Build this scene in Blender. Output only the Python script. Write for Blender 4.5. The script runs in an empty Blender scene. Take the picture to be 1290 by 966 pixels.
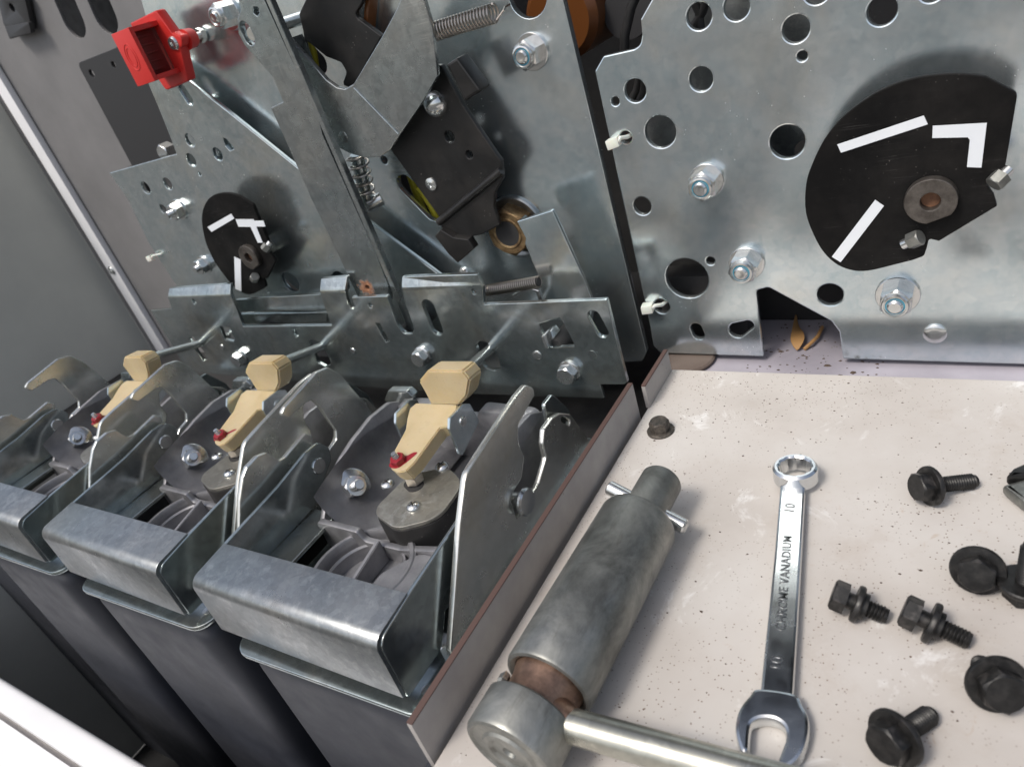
import bpy, bmesh, math, random
from mathutils import Vector, Matrix
R_ = math.radians
random.seed(7)
S = 0.001                                   # all lengths below are millimetres
scene = bpy.context.scene
COL = scene.collection

# ------------------------------------------------------------------ camera, sky, sun, exposure
RC = ((0.8342471867107171, 0.4760346614630656, -0.2782492274041362),
      (0.044081052018378045, -0.560595882750188, -0.8269154231821357),
      (-0.5496257747942751, 0.6775863467701233, -0.4886596467404597))
FPX = 903.926
CAM = Vector((0, 0, 210.0))
cd = bpy.data.cameras.new('camera'); cam = bpy.data.objects.new('camera', cd); COL.objects.link(cam)
cd.sensor_width = 36.0; cd.lens = FPX / 1290 * 36; cd.clip_start = 0.005; cd.clip_end = 500
m3 = Matrix(((RC[0][0], -RC[1][0], -RC[2][0]), (RC[0][1], -RC[1][1], -RC[2][1]), (RC[0][2], -RC[1][2], -RC[2][2])))
cam.matrix_world = Matrix.Translation(CAM * S) @ m3.to_4x4()
cd.dof.use_dof = True; cd.dof.focus_distance = 0.335; cd.dof.aperture_fstop = 18.0
scene.camera = cam

SUN_EL, SUN_AZ = 57.0, -22.0                 # azimuth: degrees to the right (+X) of the viewer's back (-Y)
world = bpy.data.worlds.new('World'); scene.world = world; world.use_nodes = True
wn = world.node_tree.nodes; wl = world.node_tree.links
bg = wn['Background']; sky = wn.new('ShaderNodeTexSky'); sky.sky_type = 'NISHITA'; sky.sun_disc = False
sky.sun_elevation = R_(SUN_EL); sky.sun_rotation = R_(180 - SUN_AZ)
sky.air_density = 1.0; sky.dust_density = 4.0; sky.ozone_density = 1.0
hs = wn.new('ShaderNodeHueSaturation'); hs.inputs['Saturation'].default_value = 0.68
wl.new(sky.outputs[0], hs.inputs['Color']); wl.new(hs.outputs[0], bg.inputs[0]); bg.inputs[1].default_value = 0.125
sl = bpy.data.lights.new('sun', 'SUN'); sl.energy = 1.6; sl.angle = R_(14); sl.color = (1, 0.95, 0.88)
so = bpy.data.objects.new('sun', sl); COL.objects.link(so)
sd = Vector((math.sin(R_(SUN_AZ)) * math.cos(R_(SUN_EL)), -math.cos(R_(SUN_AZ)) * math.cos(R_(SUN_EL)), math.sin(R_(SUN_EL))))
so.rotation_euler = sd.to_track_quat('Z', 'Y').to_euler()
vs = scene.view_settings; vs.view_transform = 'Standard'; vs.look = 'None'; vs.gamma = 1.0; vs.exposure = 0.32
scene.cycles.max_bounces = 8; scene.cycles.use_denoising = True

# ------------------------------------------------------------------ measuring helpers (photo point -> point on a real plane)
def ray(x, y):
    v = ((x - 645) / FPX, (y - 483) / FPX, 1.0)
    return Vector([sum(RC[i][k] * v[i] for i in range(3)) for k in range(3)])
def on(axis, val, x, y):
    d = ray(x, y); return CAM + d * ((val - CAM[axis]) / d[axis])
def PY(y, pts): return [((p := on(1, y, *q[:2])).x, p.z) + tuple(q[2:]) for q in pts]
def PX(x, pts): return [((p := on(0, x, *q[:2])).y, p.z) + tuple(q[2:]) for q in pts]
def PZ(z, pts): return [((p := on(2, z, *q[:2])).x, p.y) + tuple(q[2:]) for q in pts]
def HY(y, px, py, r):                      # round hole: radius from its horizontal size in the photo
    a, b, c = on(1, y, px - r, py), on(1, y, px + r, py), on(1, y, px, py)
    return circ(c.x, c.z, abs(b.x - a.x) / 2)
def HV(y, px, py, r):                      # same, from its vertical size
    a, b, c = on(1, y, px, py - r), on(1, y, px, py + r), on(1, y, px, py)
    return circ(c.x, c.z, abs(b.z - a.z) / 2)
def circ(x, y, r, n=28): return [(x + r * math.cos(2 * math.pi * k / n), y + r * math.sin(2 * math.pi * k / n)) for k in range(n)]
def slot(a, b, r, r2=None, n=12):
    r2 = r if r2 is None else r2
    t = math.atan2(b[1] - a[1], b[0] - a[0]); o = []
    for k in range(n + 1):
        q = t + math.pi / 2 + math.pi * k / n; o.append((a[0] + r * math.cos(q), a[1] + r * math.sin(q)))
    for k in range(n + 1):
        q = t - math.pi / 2 + math.pi * k / n; o.append((b[0] + r2 * math.cos(q), b[1] + r2 * math.sin(q)))
    return o
def rounded(pts, r=0.0, n=5):              # polygon with filleted corners; a third value on a point is its own radius
    out = []; N = len(pts)
    for i, p in enumerate(pts):
        rr = p[2] if len(p) > 2 else r
        P = Vector(p[:2]); A = Vector(pts[i - 1][:2]) - P; B = Vector(pts[(i + 1) % N][:2]) - P
        if rr <= 0 or A.length < 1e-6 or B.length < 1e-6: out.append(tuple(P)); continue
        c = max(-1, min(1, A.normalized().dot(B.normalized()))); ang = math.acos(c)
        if ang > R_(172) or ang < R_(4): out.append(tuple(P)); continue
        d = min(rr / math.tan(ang / 2), A.length * .48, B.length * .48); rr = d * math.tan(ang / 2)
        a = P + A.normalized() * d; b = P + B.normalized() * d
        ctr = P + (A.normalized() + B.normalized()).normalized() * (rr / math.sin(ang / 2))
        a0 = math.atan2(*(a - ctr).yx); a1 = math.atan2(*(b - ctr).yx); da = (a1 - a0 + math.pi) % (2 * math.pi) - math.pi
        for k in range(n + 1):
            q = a0 + da * k / n; out.append((ctr.x + rr * math.cos(q), ctr.y + rr * math.sin(q)))
    return out
def smooth(pts, n=4):                      # closed Catmull-Rom
    o = []; N = len(pts)
    for i in range(N):
        p0, p1, p2, p3 = [Vector(pts[(i + k - 1) % N][:2]) for k in range(4)]
        for k in range(n):
            t = k / n
            o.append(tuple(.5 * ((2 * p1) + (p2 - p0) * t + (2 * p0 - 5 * p1 + 4 * p2 - p3) * t * t + (3 * p1 - p0 - 3 * p2 + p3) * t ** 3)))
    return o

def smooth_open(pts, n=4):
    o = []; N = len(pts)
    for i in range(N - 1):
        p0, p1, p2, p3 = [Vector(pts[min(max(i + k - 1, 0), N - 1)][:2]) for k in range(4)]
        for k in range(n):
            t = k / n
            o.append(tuple(.5 * ((2 * p1) + (p2 - p0) * t + (2 * p0 - 5 * p1 + 4 * p2 - p3) * t * t + (3 * p1 - p0 - 3 * p2 + p3) * t ** 3)))
    return o + [tuple(pts[-1][:2])]

# ------------------------------------------------------------------ mesh helpers (all return a mesh in world metres)
def finish(me, ang=32):
    me.polygons.foreach_set('use_smooth', [True] * len(me.polygons)); me.set_sharp_from_angle(angle=R_(ang)); return me
def sheet(plane, pos, outline, thick, holes=(), bevel=0.35, bend=None):
    """flat plate with real holes. plane xz: front face at y=pos; yz: right face at x=pos; xy: top face at z=pos"""
    cu = bpy.data.curves.new('c', 'CURVE'); cu.dimensions = '2D'; cu.fill_mode = 'BOTH'
    bevel = min(bevel, thick * .45)
    for poly in [outline] + list(holes):
        sp = cu.splines.new('POLY'); sp.points.add(len(poly) - 1); sp.use_cyclic_u = True
        for k, q in enumerate(poly): sp.points[k].co = (q[0], q[1], 0, 1)
    cu.extrude = thick / 2 - bevel; cu.bevel_depth = bevel; cu.bevel_resolution = 1; cu.offset = -bevel
    ob = bpy.data.objects.new('c', cu); COL.objects.link(ob)
    dg = bpy.context.evaluated_depsgraph_get(); me = bpy.data.meshes.new_from_object(ob.evaluated_get(dg))
    bpy.data.objects.remove(ob); bpy.data.curves.remove(cu)
    h = thick / 2
    for v in me.vertices:
        u, w, n = v.co
        v.co = {'xz': (u, pos + h - n, w), 'yz': (pos - h + n, u, w), 'xy': (u, w, pos - h + n)}[plane]
    bm = bmesh.new(); bm.from_mesh(me); bmesh.ops.remove_doubles(bm, verts=bm.verts, dist=0.004)
    if bend: bend(bm)
    bmesh.ops.recalc_face_normals(bm, faces=bm.faces)
    bm.to_mesh(me); bm.free(); me.materials.clear()
    for v in me.vertices: v.co *= S
    finish(me, 25); k = {'xz': 1, 'yz': 0, 'xy': 2}[plane]
    for p in me.polygons:
        if abs(p.normal[k]) > .9995 or (bend and p.area > 3e-5): p.use_smooth = False
    return me
def frame(o, ax, xr=(0, 0, 1)):
    z = Vector(ax).normalized(); x = Vector(xr)
    if abs(z.dot(x.normalized())) > .95: x = Vector((1, 0, 0))
    x = (x - z * x.dot(z)).normalized(); y = z.cross(x)
    return Matrix(((x.x, y.x, z.x, o[0]), (x.y, y.y, z.y, o[1]), (x.z, y.z, z.z, o[2]), (0, 0, 0, 1)))
def from_bm(bm, M=None, ang=32):
    if M is not None: bmesh.ops.transform(bm, matrix=M, verts=bm.verts)
    bmesh.ops.recalc_face_normals(bm, faces=bm.faces)
    bmesh.ops.scale(bm, vec=(S, S, S), verts=bm.verts)
    me = bpy.data.meshes.new('m'); bm.to_mesh(me); bm.free(); return finish(me, ang)
def lathe(prof, M, seg=32, cap=True, ang=32, mod=None):
    bm = bmesh.new(); rings = []
    for r, h in prof:
        if r < 1e-6: rings.append([bm.verts.new((0, 0, h))])
        else: rings.append([bm.verts.new(((r * (mod(2 * math.pi * k / seg) if mod else 1)) * math.cos(2 * math.pi * k / seg), (r * (mod(2 * math.pi * k / seg) if mod else 1)) * math.sin(2 * math.pi * k / seg), h)) for k in range(seg)])
    for a, b in zip(rings, rings[1:]):
        for k in range(seg):
            q = [a[k % len(a)], a[(k + 1) % len(a)], b[(k + 1) % len(b)], b[k % len(b)]]
            q = [v for i, v in enumerate(q) if v not in q[:i]]
            if len(q) > 2: bm.faces.new(q)
    if cap:
        for r in (rings[0], rings[-1]):
            if len(r) > 1: bm.faces.new(r)
    return from_bm(bm, M, ang)
def tube(path, r, seg=12, M=None, cap=True, closed=False, ang=40):
    bm = bmesh.new(); P = [Vector(p) for p in path]; N = len(P); rings = []; up = None
    for i, p in enumerate(P):
        t = (P[(i + 1) % N] - P[i - 1]) if closed else (P[min(i + 1, N - 1)] - P[max(i - 1, 0)])
        t.normalize()
        if up is None:
            up = Vector((0, 0, 1)) if abs(t.z) < .9 else Vector((1, 0, 0))
        up = (up - t * up.dot(t)).normalized(); s = t.cross(up)
        rr = r[i] if isinstance(r, (list, tuple)) else r
        rings.append([bm.verts.new(p + up * rr * math.cos(2 * math.pi * k / seg) + s * rr * math.sin(2 * math.pi * k / seg)) for k in range(seg)])
    for i in range(N if closed else N - 1):
        a, b = rings[i], rings[(i + 1) % N]
        for k in range(seg): bm.faces.new((a[k], a[(k + 1) % seg], b[(k + 1) % seg], b[k]))
    if cap and not closed: bm.faces.new(rings[0]); bm.faces.new(rings[-1])
    return from_bm(bm, M, ang)
def box(x0, x1, y0, y1, z0, z1, bev=0.4, M=None, seg=2):
    bm = bmesh.new(); bmesh.ops.create_cube(bm, size=1)
    for v in bm.verts: v.co = ((x0 + x1) / 2 + v.co.x * (x1 - x0), (y0 + y1) / 2 + v.co.y * (y1 - y0), (z0 + z1) / 2 + v.co.z * (z1 - z0))
    if bev > 0: bmesh.ops.bevel(bm, geom=bm.edges[:], offset=bev, segments=seg, affect='EDGES', profile=.6)
    return from_bm(bm, M, 50)
def prism(pts3, vec, bev=0.0):             # polygon in space swept along vec
    bm = bmesh.new(); a = [bm.verts.new(p) for p in pts3]; b = [bm.verts.new(Vector(p) + Vector(vec)) for p in pts3]; n = len(a)
    bm.faces.new(a); bm.faces.new(b)
    for k in range(n): bm.faces.new((a[k], a[(k + 1) % n], b[(k + 1) % n], b[k]))
    bmesh.ops.recalc_face_normals(bm, faces=bm.faces)
    if bev: bmesh.ops.bevel(bm, geom=bm.edges[:], offset=bev, segments=2, affect='EDGES')
    return from_bm(bm)
def join(*ms):
    bm = bmesh.new()
    for m in ms: bm.from_mesh(m)
    me = bpy.data.meshes.new('m'); bm.to_mesh(me); bm.free()
    for m in ms: bpy.data.meshes.remove(m)
    return finish(me)
def hexa(af, h, M, ch=0.5, hole=0.0):      # hexagon head, chamfered on top
    r = af / math.sqrt(3); bm = bmesh.new()
    def ring(rr, z): return [bm.verts.new((rr * math.cos(R_(60 * k)), rr * math.sin(R_(60 * k)), z)) for k in range(6)]
    a, b = ring(r, 0), ring(r, h - ch * .55); c = [bm.verts.new((af / 2 * .97 * math.cos(R_(15 * k)), af / 2 * .97 * math.sin(R_(15 * k)), h)) for k in range(24)]
    mid = []
    for k in range(6):
        for j in range(4):
            t = j / 4; p = b[k].co.lerp(b[(k + 1) % 6].co, t); p.z = h - ch * .55 + (0 if j else -ch * .5) - (ch * .2 if j in (1, 3) else 0) + (ch * .25 if j == 2 else 0)
            mid.append(b[k] if j == 0 else bm.verts.new(p))
        b[k].co.z = h - ch * 1.1
    for k in range(6): bm.faces.new([a[k], a[(k + 1) % 6], mid[(4 * k + 4) % 24], mid[4 * k + 3], mid[4 * k + 2], mid[4 * k + 1], mid[4 * k]])
    for k in range(24): bm.faces.new((mid[k], mid[(k + 1) % 24], c[(k + 1) % 24], c[k]))
    bm.faces.new(c); bm.faces.new(a)
    return from_bm(bm, M, 25)
def thread(r, l, M, pitch=1.0, h0=0.0):
    prof = [(r * .8, h0)]; z = h0
    while z < h0 + l - pitch:
        prof += [(r * .86, z + pitch * .1), (r, z + pitch * .5), (r * .86, z + pitch * .9)]; z += pitch
    prof += [(r * .8, h0 + l)]
    return lathe(prof, M, 16, ang=60)
def coil(a, b, r, turns, wire, tight=False, n=14, tail=True):
    a, b = Vector(a), Vector(b); M = frame(a, b - a); L = (b - a).length; path = []
    for k in range(int(turns * n) + 1):
        q = 2 * math.pi * k / n; path.append(M @ Vector((r * math.cos(q), r * math.sin(q), L * k / (turns * n))))
    return tube(path, wire, 7)

# ------------------------------------------------------------------ objects
def wpos(o):
    p = Vector((0, 0, 0))
    while o is not None: p += o.location; o = o.parent
    return p
def part(name, me, m, parent, label=None):
    o = bpy.data.objects.new(name, me); COL.objects.link(o); p = wpos(parent)
    for v in me.vertices: v.co -= p
    o.parent = parent; me.materials.clear(); me.materials.append(m); me.name = name
    if label: o['label'] = label
    return o
def tag(o, label, cat, group=None):
    o['label'] = label; o['category'] = cat
    if group: o['group'] = group
    return o
def top(name, me, m, label=None, cat=None, group=None, kind=None):
    o = bpy.data.objects.new(name, me); COL.objects.link(o)
    c = Vector((sum(v.co.x for v in me.vertices), sum(v.co.y for v in me.vertices), 0)) / len(me.vertices); c.z = min(v.co.z for v in me.vertices)
    for v in me.vertices: v.co -= c
    o.location = c; me.materials.clear(); me.materials.append(m); me.name = name
    if label: tag(o, label, cat, group)
    if kind: o['kind'] = kind
    return o
def empty(name, loc, label, cat, group=None):
    o = bpy.data.objects.new(name, None); COL.objects.link(o); o.location = Vector(loc) * S; o.empty_display_size = .01
    return tag(o, label, cat, group)
def copy_tree(o, parent=None):
    kids = [c for c in COL.objects if c.parent == o]
    c = o.copy(); COL.objects.link(c); c.parent = parent
    for k in kids: copy_tree(k, c)
    return c

# ------------------------------------------------------------------ materials
def mat(name, base, rough=.5, metal=0.0, **kw):
    m = bpy.data.materials.new(name); m.use_nodes = True; nt = m.node_tree; b = nt.nodes['Principled BSDF']
    b.inputs['Base Color'].default_value = (*base, 1); b.inputs['Roughness'].default_value = rough; b.inputs['Metallic'].default_value = metal
    for k, v in kw.items():
        if k in b.inputs: b.inputs[k].default_value = v
    return m
class NT:
    def __init__(s, m):
        s.m = m; s.t = m.node_tree; s.b = s.t.nodes['Principled BSDF']
        tc = s.new('ShaderNodeTexCoord'); oi = s.new('ShaderNodeObjectInfo'); s.co = s.new('ShaderNodeVectorMath'); s.co.operation = 'ADD'
        sc = s.new('ShaderNodeVectorMath'); sc.operation = 'SCALE'; cb = s.new('ShaderNodeCombineXYZ')
        for k in range(3): s.link(oi.outputs['Random'], cb.inputs[k])
        s.link(cb.outputs[0], sc.inputs[0]); sc.inputs['Scale'].default_value = 3.0
        s.link(tc.outputs['Object'], s.co.inputs[0]); s.link(sc.outputs[0], s.co.inputs[1]); s.vec = s.co.outputs[0]
    def new(s, t): return s.t.nodes.new(t)
    def link(s, a, b): s.t.links.new(a, b)
    def noise(s, scale, detail=4, rough=.55, stretch=None, dist=0.0, rot=None):
        n = s.new('ShaderNodeTexNoise'); n.inputs['Scale'].default_value = scale; n.inputs['Detail'].default_value = detail; n.inputs['Roughness'].default_value = rough; n.inputs['Distortion'].default_value = dist
        v = s.vec
        if stretch:
            mp = s.new('ShaderNodeMapping'); mp.inputs['Scale'].default_value = stretch
            if rot: mp.inputs['Rotation'].default_value = rot
            s.link(v, mp.inputs[0]); v = mp.outputs[0]
        s.link(v, n.inputs['Vector']); return n.outputs['Fac']
    def vor(s, scale, feat='F1', rnd=1.0, out='Distance'):
        n = s.new('ShaderNodeTexVoronoi'); n.feature = feat; n.inputs['Scale'].default_value = scale; n.inputs['Randomness'].default_value = rnd
        s.link(s.vec, n.inputs['Vector']); return n.outputs[out]
    def ramp(s, f, *st):
        r = s.new('ShaderNodeValToRGB'); e = r.color_ramp.elements
        while len(e) < len(st): e.new(.5)
        for k, (p, c) in enumerate(st):
            e[k].position = p; e[k].color = (*c, 1) if isinstance(c, tuple) else (c, c, c, 1)
        s.link(f, r.inputs[0]); return r.outputs[0]
    def mix(s, f, a, b, mode='MIX'):
        n = s.new('ShaderNodeMix'); n.data_type = 'RGBA'; n.blend_type = mode
        for i, v in ((0, f), (6, a), (7, b)):
            if isinstance(v, (int, float)): n.inputs[i].default_value = v if i == 0 else (v, v, v, 1)
            elif isinstance(v, tuple): n.inputs[i].default_value = (*v, 1)
            else: s.link(v, n.inputs[i])
        return n.outputs[2]
    def math(s, op, a, b=0.0):
        n = s.new('ShaderNodeMath'); n.operation = op
        for i, v in ((0, a), (1, b)):
            if isinstance(v, (int, float)): n.inputs[i].default_value = v
            else: s.link(v, n.inputs[i])
        return n.outputs[0]
    def set(s, k, v): s.link(v, s.b.inputs[k])
    def bump(s, h, strength=.2, dist=.0005):
        n = s.new('ShaderNodeBump'); n.inputs['Strength'].default_value = strength; n.inputs['Distance'].default_value = dist
        s.link(h, n.inputs['Height']); s.set('Normal', n.outputs[0])

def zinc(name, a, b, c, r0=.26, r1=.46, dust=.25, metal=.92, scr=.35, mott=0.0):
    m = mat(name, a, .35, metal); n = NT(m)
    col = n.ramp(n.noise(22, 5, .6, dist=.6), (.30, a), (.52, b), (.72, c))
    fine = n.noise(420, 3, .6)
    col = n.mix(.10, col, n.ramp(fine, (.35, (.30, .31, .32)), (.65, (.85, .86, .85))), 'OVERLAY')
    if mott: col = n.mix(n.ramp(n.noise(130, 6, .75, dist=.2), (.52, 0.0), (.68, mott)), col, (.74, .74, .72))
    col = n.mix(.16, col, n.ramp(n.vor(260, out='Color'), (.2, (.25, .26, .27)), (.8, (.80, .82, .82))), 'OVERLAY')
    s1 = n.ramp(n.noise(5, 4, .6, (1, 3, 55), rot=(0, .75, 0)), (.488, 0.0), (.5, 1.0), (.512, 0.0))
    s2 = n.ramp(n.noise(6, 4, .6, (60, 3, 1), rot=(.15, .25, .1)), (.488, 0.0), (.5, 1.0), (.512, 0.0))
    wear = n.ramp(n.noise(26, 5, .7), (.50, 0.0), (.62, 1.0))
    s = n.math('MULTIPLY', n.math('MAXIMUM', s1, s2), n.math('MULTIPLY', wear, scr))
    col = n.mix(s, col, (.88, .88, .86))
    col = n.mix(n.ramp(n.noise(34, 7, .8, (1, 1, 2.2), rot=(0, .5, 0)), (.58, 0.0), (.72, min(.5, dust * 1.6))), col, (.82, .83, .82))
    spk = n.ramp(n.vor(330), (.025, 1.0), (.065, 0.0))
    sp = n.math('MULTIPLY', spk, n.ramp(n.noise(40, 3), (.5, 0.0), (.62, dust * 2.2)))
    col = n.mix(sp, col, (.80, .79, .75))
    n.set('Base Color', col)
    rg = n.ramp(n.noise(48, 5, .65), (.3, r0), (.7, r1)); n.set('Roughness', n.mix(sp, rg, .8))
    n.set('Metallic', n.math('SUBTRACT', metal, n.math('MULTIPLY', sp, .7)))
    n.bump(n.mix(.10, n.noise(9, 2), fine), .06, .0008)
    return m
ZINC = zinc('zinc_plate', (.54, .64, .68), (.64, .71, .735), (.72, .735, .70), .15, .27)
ZINC3 = zinc('zinc_aged_plate', (.48, .565, .585), (.57, .63, .64), (.63, .645, .60), .16, .28)
ZINCM = zinc('zinc_side_plate', (.60, .63, .62), (.68, .68, .64), (.72, .69, .60), .18, .30, .03, .88, .3)
ZINCR = zinc('zinc_rod', (.62, .66, .67), (.70, .72, .72), (.74, .74, .71), .14, .24, .1)
ZINCY = zinc('zinc_yellowed', (.36, .36, .32), (.46, .45, .39), (.54, .52, .44), .24, .40, .3, .9, .5)
ZINC2 = zinc('zinc_passivated', (.33, .385, .39), (.41, .45, .45), (.48, .475, .42), .13, .25, .15, scr=.25)
ZINCW = zinc('zinc_worn', (.31, .35, .355), (.385, .41, .41), (.46, .46, .44), .20, .32, .12, scr=.35)
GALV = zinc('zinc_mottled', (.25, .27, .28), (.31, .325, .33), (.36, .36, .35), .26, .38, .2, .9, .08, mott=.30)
BOLT = zinc('zinc_bolt', (.58, .60, .60), (.66, .67, .66), (.70, .69, .66), .13, .28, .2, scr=.2)
def rustify(m, centre, rad):
    """rust bloom round a hole, in world-scale object coordinates"""
    n = NT(m); tc = n.new('ShaderNodeTexCoord'); d = n.new('ShaderNodeVectorMath'); d.operation = 'DISTANCE'
    n.link(tc.outputs['Object'], d.inputs[0]); d.inputs[1].default_value = centre
    f = n.math('ADD', n.math('DIVIDE', d.outputs['Value'], rad), n.math('MULTIPLY', n.noise(320, 5, .8), 2.2))
    f = n.ramp(f, (.0, 1.0), (.56, 1.0), (.64, 0.0)) if False else n.ramp(n.math('SUBTRACT', 2.35, f), (.50, 0.0), (.72, .9))
    old = n.b.inputs['Base Color'].links[0].from_socket; n.set('Base Color', n.mix(f, old, n.ramp(n.noise(500), (.35, (.16, .045, .012)), (.7, (.40, .17, .06)))))
    old = n.b.inputs['Metallic'].links[0].from_socket; n.set('Metallic', n.math('MULTIPLY', old, n.math('SUBTRACT', 1.0, f)))
    old = n.b.inputs['Roughness'].links[0].from_socket; n.set('Roughness', n.math('MAXIMUM', old, n.math('MULTIPLY', f, .85)))
def cast():
    m = mat('cast_aluminium', (.3, .3, .33), .5, .75); n = NT(m)
    n.set('Base Color', n.ramp(n.noise(70, 5, .65), (.3, (.25, .25, .265)), (.7, (.38, .38, .395))))
    n.set('Roughness', n.ramp(n.noise(120, 4), (.3, .40), (.7, .58))); n.bump(n.noise(700, 3, .6), .25, .0003); return m
CAST = cast()
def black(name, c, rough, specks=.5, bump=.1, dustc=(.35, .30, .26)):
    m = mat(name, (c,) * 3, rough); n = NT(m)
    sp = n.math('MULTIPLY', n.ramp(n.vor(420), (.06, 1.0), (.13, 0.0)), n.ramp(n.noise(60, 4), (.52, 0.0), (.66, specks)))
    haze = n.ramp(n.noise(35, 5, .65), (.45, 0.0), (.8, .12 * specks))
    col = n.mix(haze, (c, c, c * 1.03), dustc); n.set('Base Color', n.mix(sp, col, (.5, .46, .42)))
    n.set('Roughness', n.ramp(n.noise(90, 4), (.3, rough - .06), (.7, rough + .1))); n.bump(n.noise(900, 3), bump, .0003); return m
BLACK = black('black_dial_paint', .003, .6, .22, .05)
BLACK.node_tree.nodes['Principled BSDF'].inputs['Specular IOR Level'].default_value = .16
_n = NT(BLACK); _o = _n.b.inputs['Base Color'].links[0].from_socket; _s = _n.ramp(_n.noise(7, 4, .6, (1, 3, 50), rot=(0, .9, 0)), (.488, 0.0), (.5, 1.0), (.512, 0.0)); _n.set('Base Color', _n.mix(_n.math('MULTIPLY', _s, _n.ramp(_n.noise(40, 4), (.5, 0.0), (.64, .13))), _n.mix(_n.ramp(_n.noise(30, 6, .75), (.46, 0.0), (.8, .03)), _o, (.3, .29, .28)), (.22, .21, .2)))
BLKST = black('black_coated_steel', .008, .38, .5, .15)
RUBBER = black('black_rubber', .016, .5, .5)
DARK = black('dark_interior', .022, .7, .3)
def nylon():
    m = mat('tan_nylon', (.56, .42, .22), .42, 0); n = NT(m)
    col = n.ramp(n.noise(60, 5, .6), (.3, (.45, .355, .20)), (.7, (.55, .455, .29)))
    col = n.mix(n.ramp(n.noise(120, 6, .8), (.54, 0.0), (.78, .40)), col, (.24, .16, .08)); n.set('Base Color', col)
    n.b.inputs['Subsurface Weight'].default_value = .5; n.b.inputs['Subsurface Radius'].default_value = (.004, .0025, .001); n.b.inputs['Subsurface Scale'].default_value = 1.0
    n.bump(n.noise(200, 3), .12, .0004); return m
NYLON = nylon()
def red():
    m = mat('red_plastic', (.62, .028, .022), .42); n = NT(m)
    n.set('Base Color', n.ramp(n.noise(50, 4), (.3, (.50, .022, .018)), (.7, (.60, .032, .026)))); n.bump(n.noise(800, 3), .1, .0003); return m
RED = red()
def shelfm():
    m = mat('white_painted_shelf', (.66, .62, .58), .55); n = NT(m)
    col = n.ramp(n.noise(14, 5, .6), (.3, (.44, .405, .372)), (.5, (.51, .475, .44)), (.72, (.57, .545, .515)))
    col = n.mix(n.ramp(n.noise(36, 5, .7, dist=.8), (.60, 0.0), (.70, .55)), col, (.80, .80, .79))
    col = n.mix(n.ramp(n.noise(24, 6, .75), (.56, 0.0), (.78, .55)), col, (.40, .335, .28))
    col = n.mix(n.ramp(n.noise(55, 5, .8, dist=1.5), (.64, 0.0), (.72, .5)), col, (.42, .31, .22))
    dens = n.ramp(n.noise(11, 6, .75), (.44, .10), (.60, 1.0))
    for sc, w, c in ((700, .22, (.20, .145, .11)), (380, .11, (.12, .085, .065)), (140, .05, (.13, .085, .06)), (55, .03, (.16, .11, .08))):
        v = n.vor(sc); wob = n.math('ADD', v, n.math('MULTIPLY', n.math('SUBTRACT', n.noise(sc * 2.5, 3), .5), .10))
        pick = n.ramp(n.vor(sc, out='Color'), (.50, 0.0), (.52, 1.0))
        f = n.math('MULTIPLY', n.ramp(wob, (w * .7, 1.0), (w, 0.0)), n.math('MULTIPLY', pick, dens)); col = n.mix(f, col, c)
    n.set('Base Color', col); n.set('Roughness', n.ramp(n.noise(60, 4), (.3, .42), (.7, .66))); n.bump(n.noise(380, 4, .6), .12, .0004); return m
SHELF = shelfm()
def paint(name, a, b, rough=.55, dirt=.4, dc=(.12, .09, .07), sc=18):
    m = mat(name, a, rough); n = NT(m)
    col = n.ramp(n.noise(sc, 5, .6), (.3, a), (.7, b))
    v = n.ramp(n.math('ADD', n.vor(190), n.math('MULTIPLY', n.noise(600, 2), .08)), (.09, 1.0), (.15, 0.0))
    col = n.mix(n.math('MULTIPLY', v, n.ramp(n.noise(30, 4), (.5, 0.0), (.68, dirt))), col, dc); n.set('Base Color', col)
    n.set('Roughness', n.ramp(n.noise(50, 4), (.3, rough - .08), (.7, rough + .1))); n.bump(n.noise(500, 3), .08, .0004); return m
GREYP = paint('grey_painted_panel', (.165, .162, .162), (.205, .20, .20), .5)
OLIVE = paint('grey_door_paint', (.56, .56, .51), (.62, .62, .56), .5, .1)
SLATE = paint('slate_painted_panel', (.022, .024, .031), (.033, .036, .046), .5, .5)
WHITE = paint('white_paint', (.78, .78, .79), (.84, .84, .85), .4, .15)
LEDGE = paint('dirty_lilac_paint', (.26, .245, .28), (.40, .375, .42), .6, 1.0)
GREYEDGE = paint('grey_fibre_board', (.30, .28, .27), (.38, .36, .34), .6, .8, sc=60)
MARK = paint('white_film', (.70, .74, .78), (.78, .81, .84), .55, .0)
CONC = paint('dark_ground', (.08, .078, .075), (.11, .108, .10), .9, .3, sc=3)
def rustm():
    m = mat('rusty_brown', (.2, .1, .06), .8, .1); n = NT(m)
    n.set('Base Color', n.ramp(n.noise(160, 5, .7), (.3, (.10, .05, .032)), (.55, (.22, .11, .06)), (.75, (.36, .26, .2)))); n.bump(n.noise(500, 4), .3, .0006); return m
RUST = rustm()
EDGE = mat('brown_cut_edge', (.085, .048, .04), .75)
GRIME = paint('grimy_brown', (.085, .06, .048), (.16, .125, .105), .85, .6)
REDSHADE = mat('red_cavity_shade', (.15, .013, .011), .5)  # red darkened to paint the shade inside the red block
def brassm():
    m = mat('dirty_bronze', (.30, .20, .09), .45, .7); n = NT(m)
    n.set('Base Color', n.ramp(n.noise(130, 5, .7), (.3, (.05, .032, .02)), (.52, (.20, .13, .065)), (.78, (.44, .33, .18)))); n.set('Roughness', n.ramp(n.noise(200), (.3, .35), (.7, .75))); n.bump(n.noise(600, 4), .3, .0005); return m
BRASS = brassm()
CHROME = mat('satin_chrome', (.66, .68, .69), .2, 1.0); _n = NT(CHROME); _n.set('Roughness', _n.ramp(_n.noise(90, 4), (.3, .17), (.7, .30))); _n.bump(_n.noise(250, 3), .04, .0003)
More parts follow.
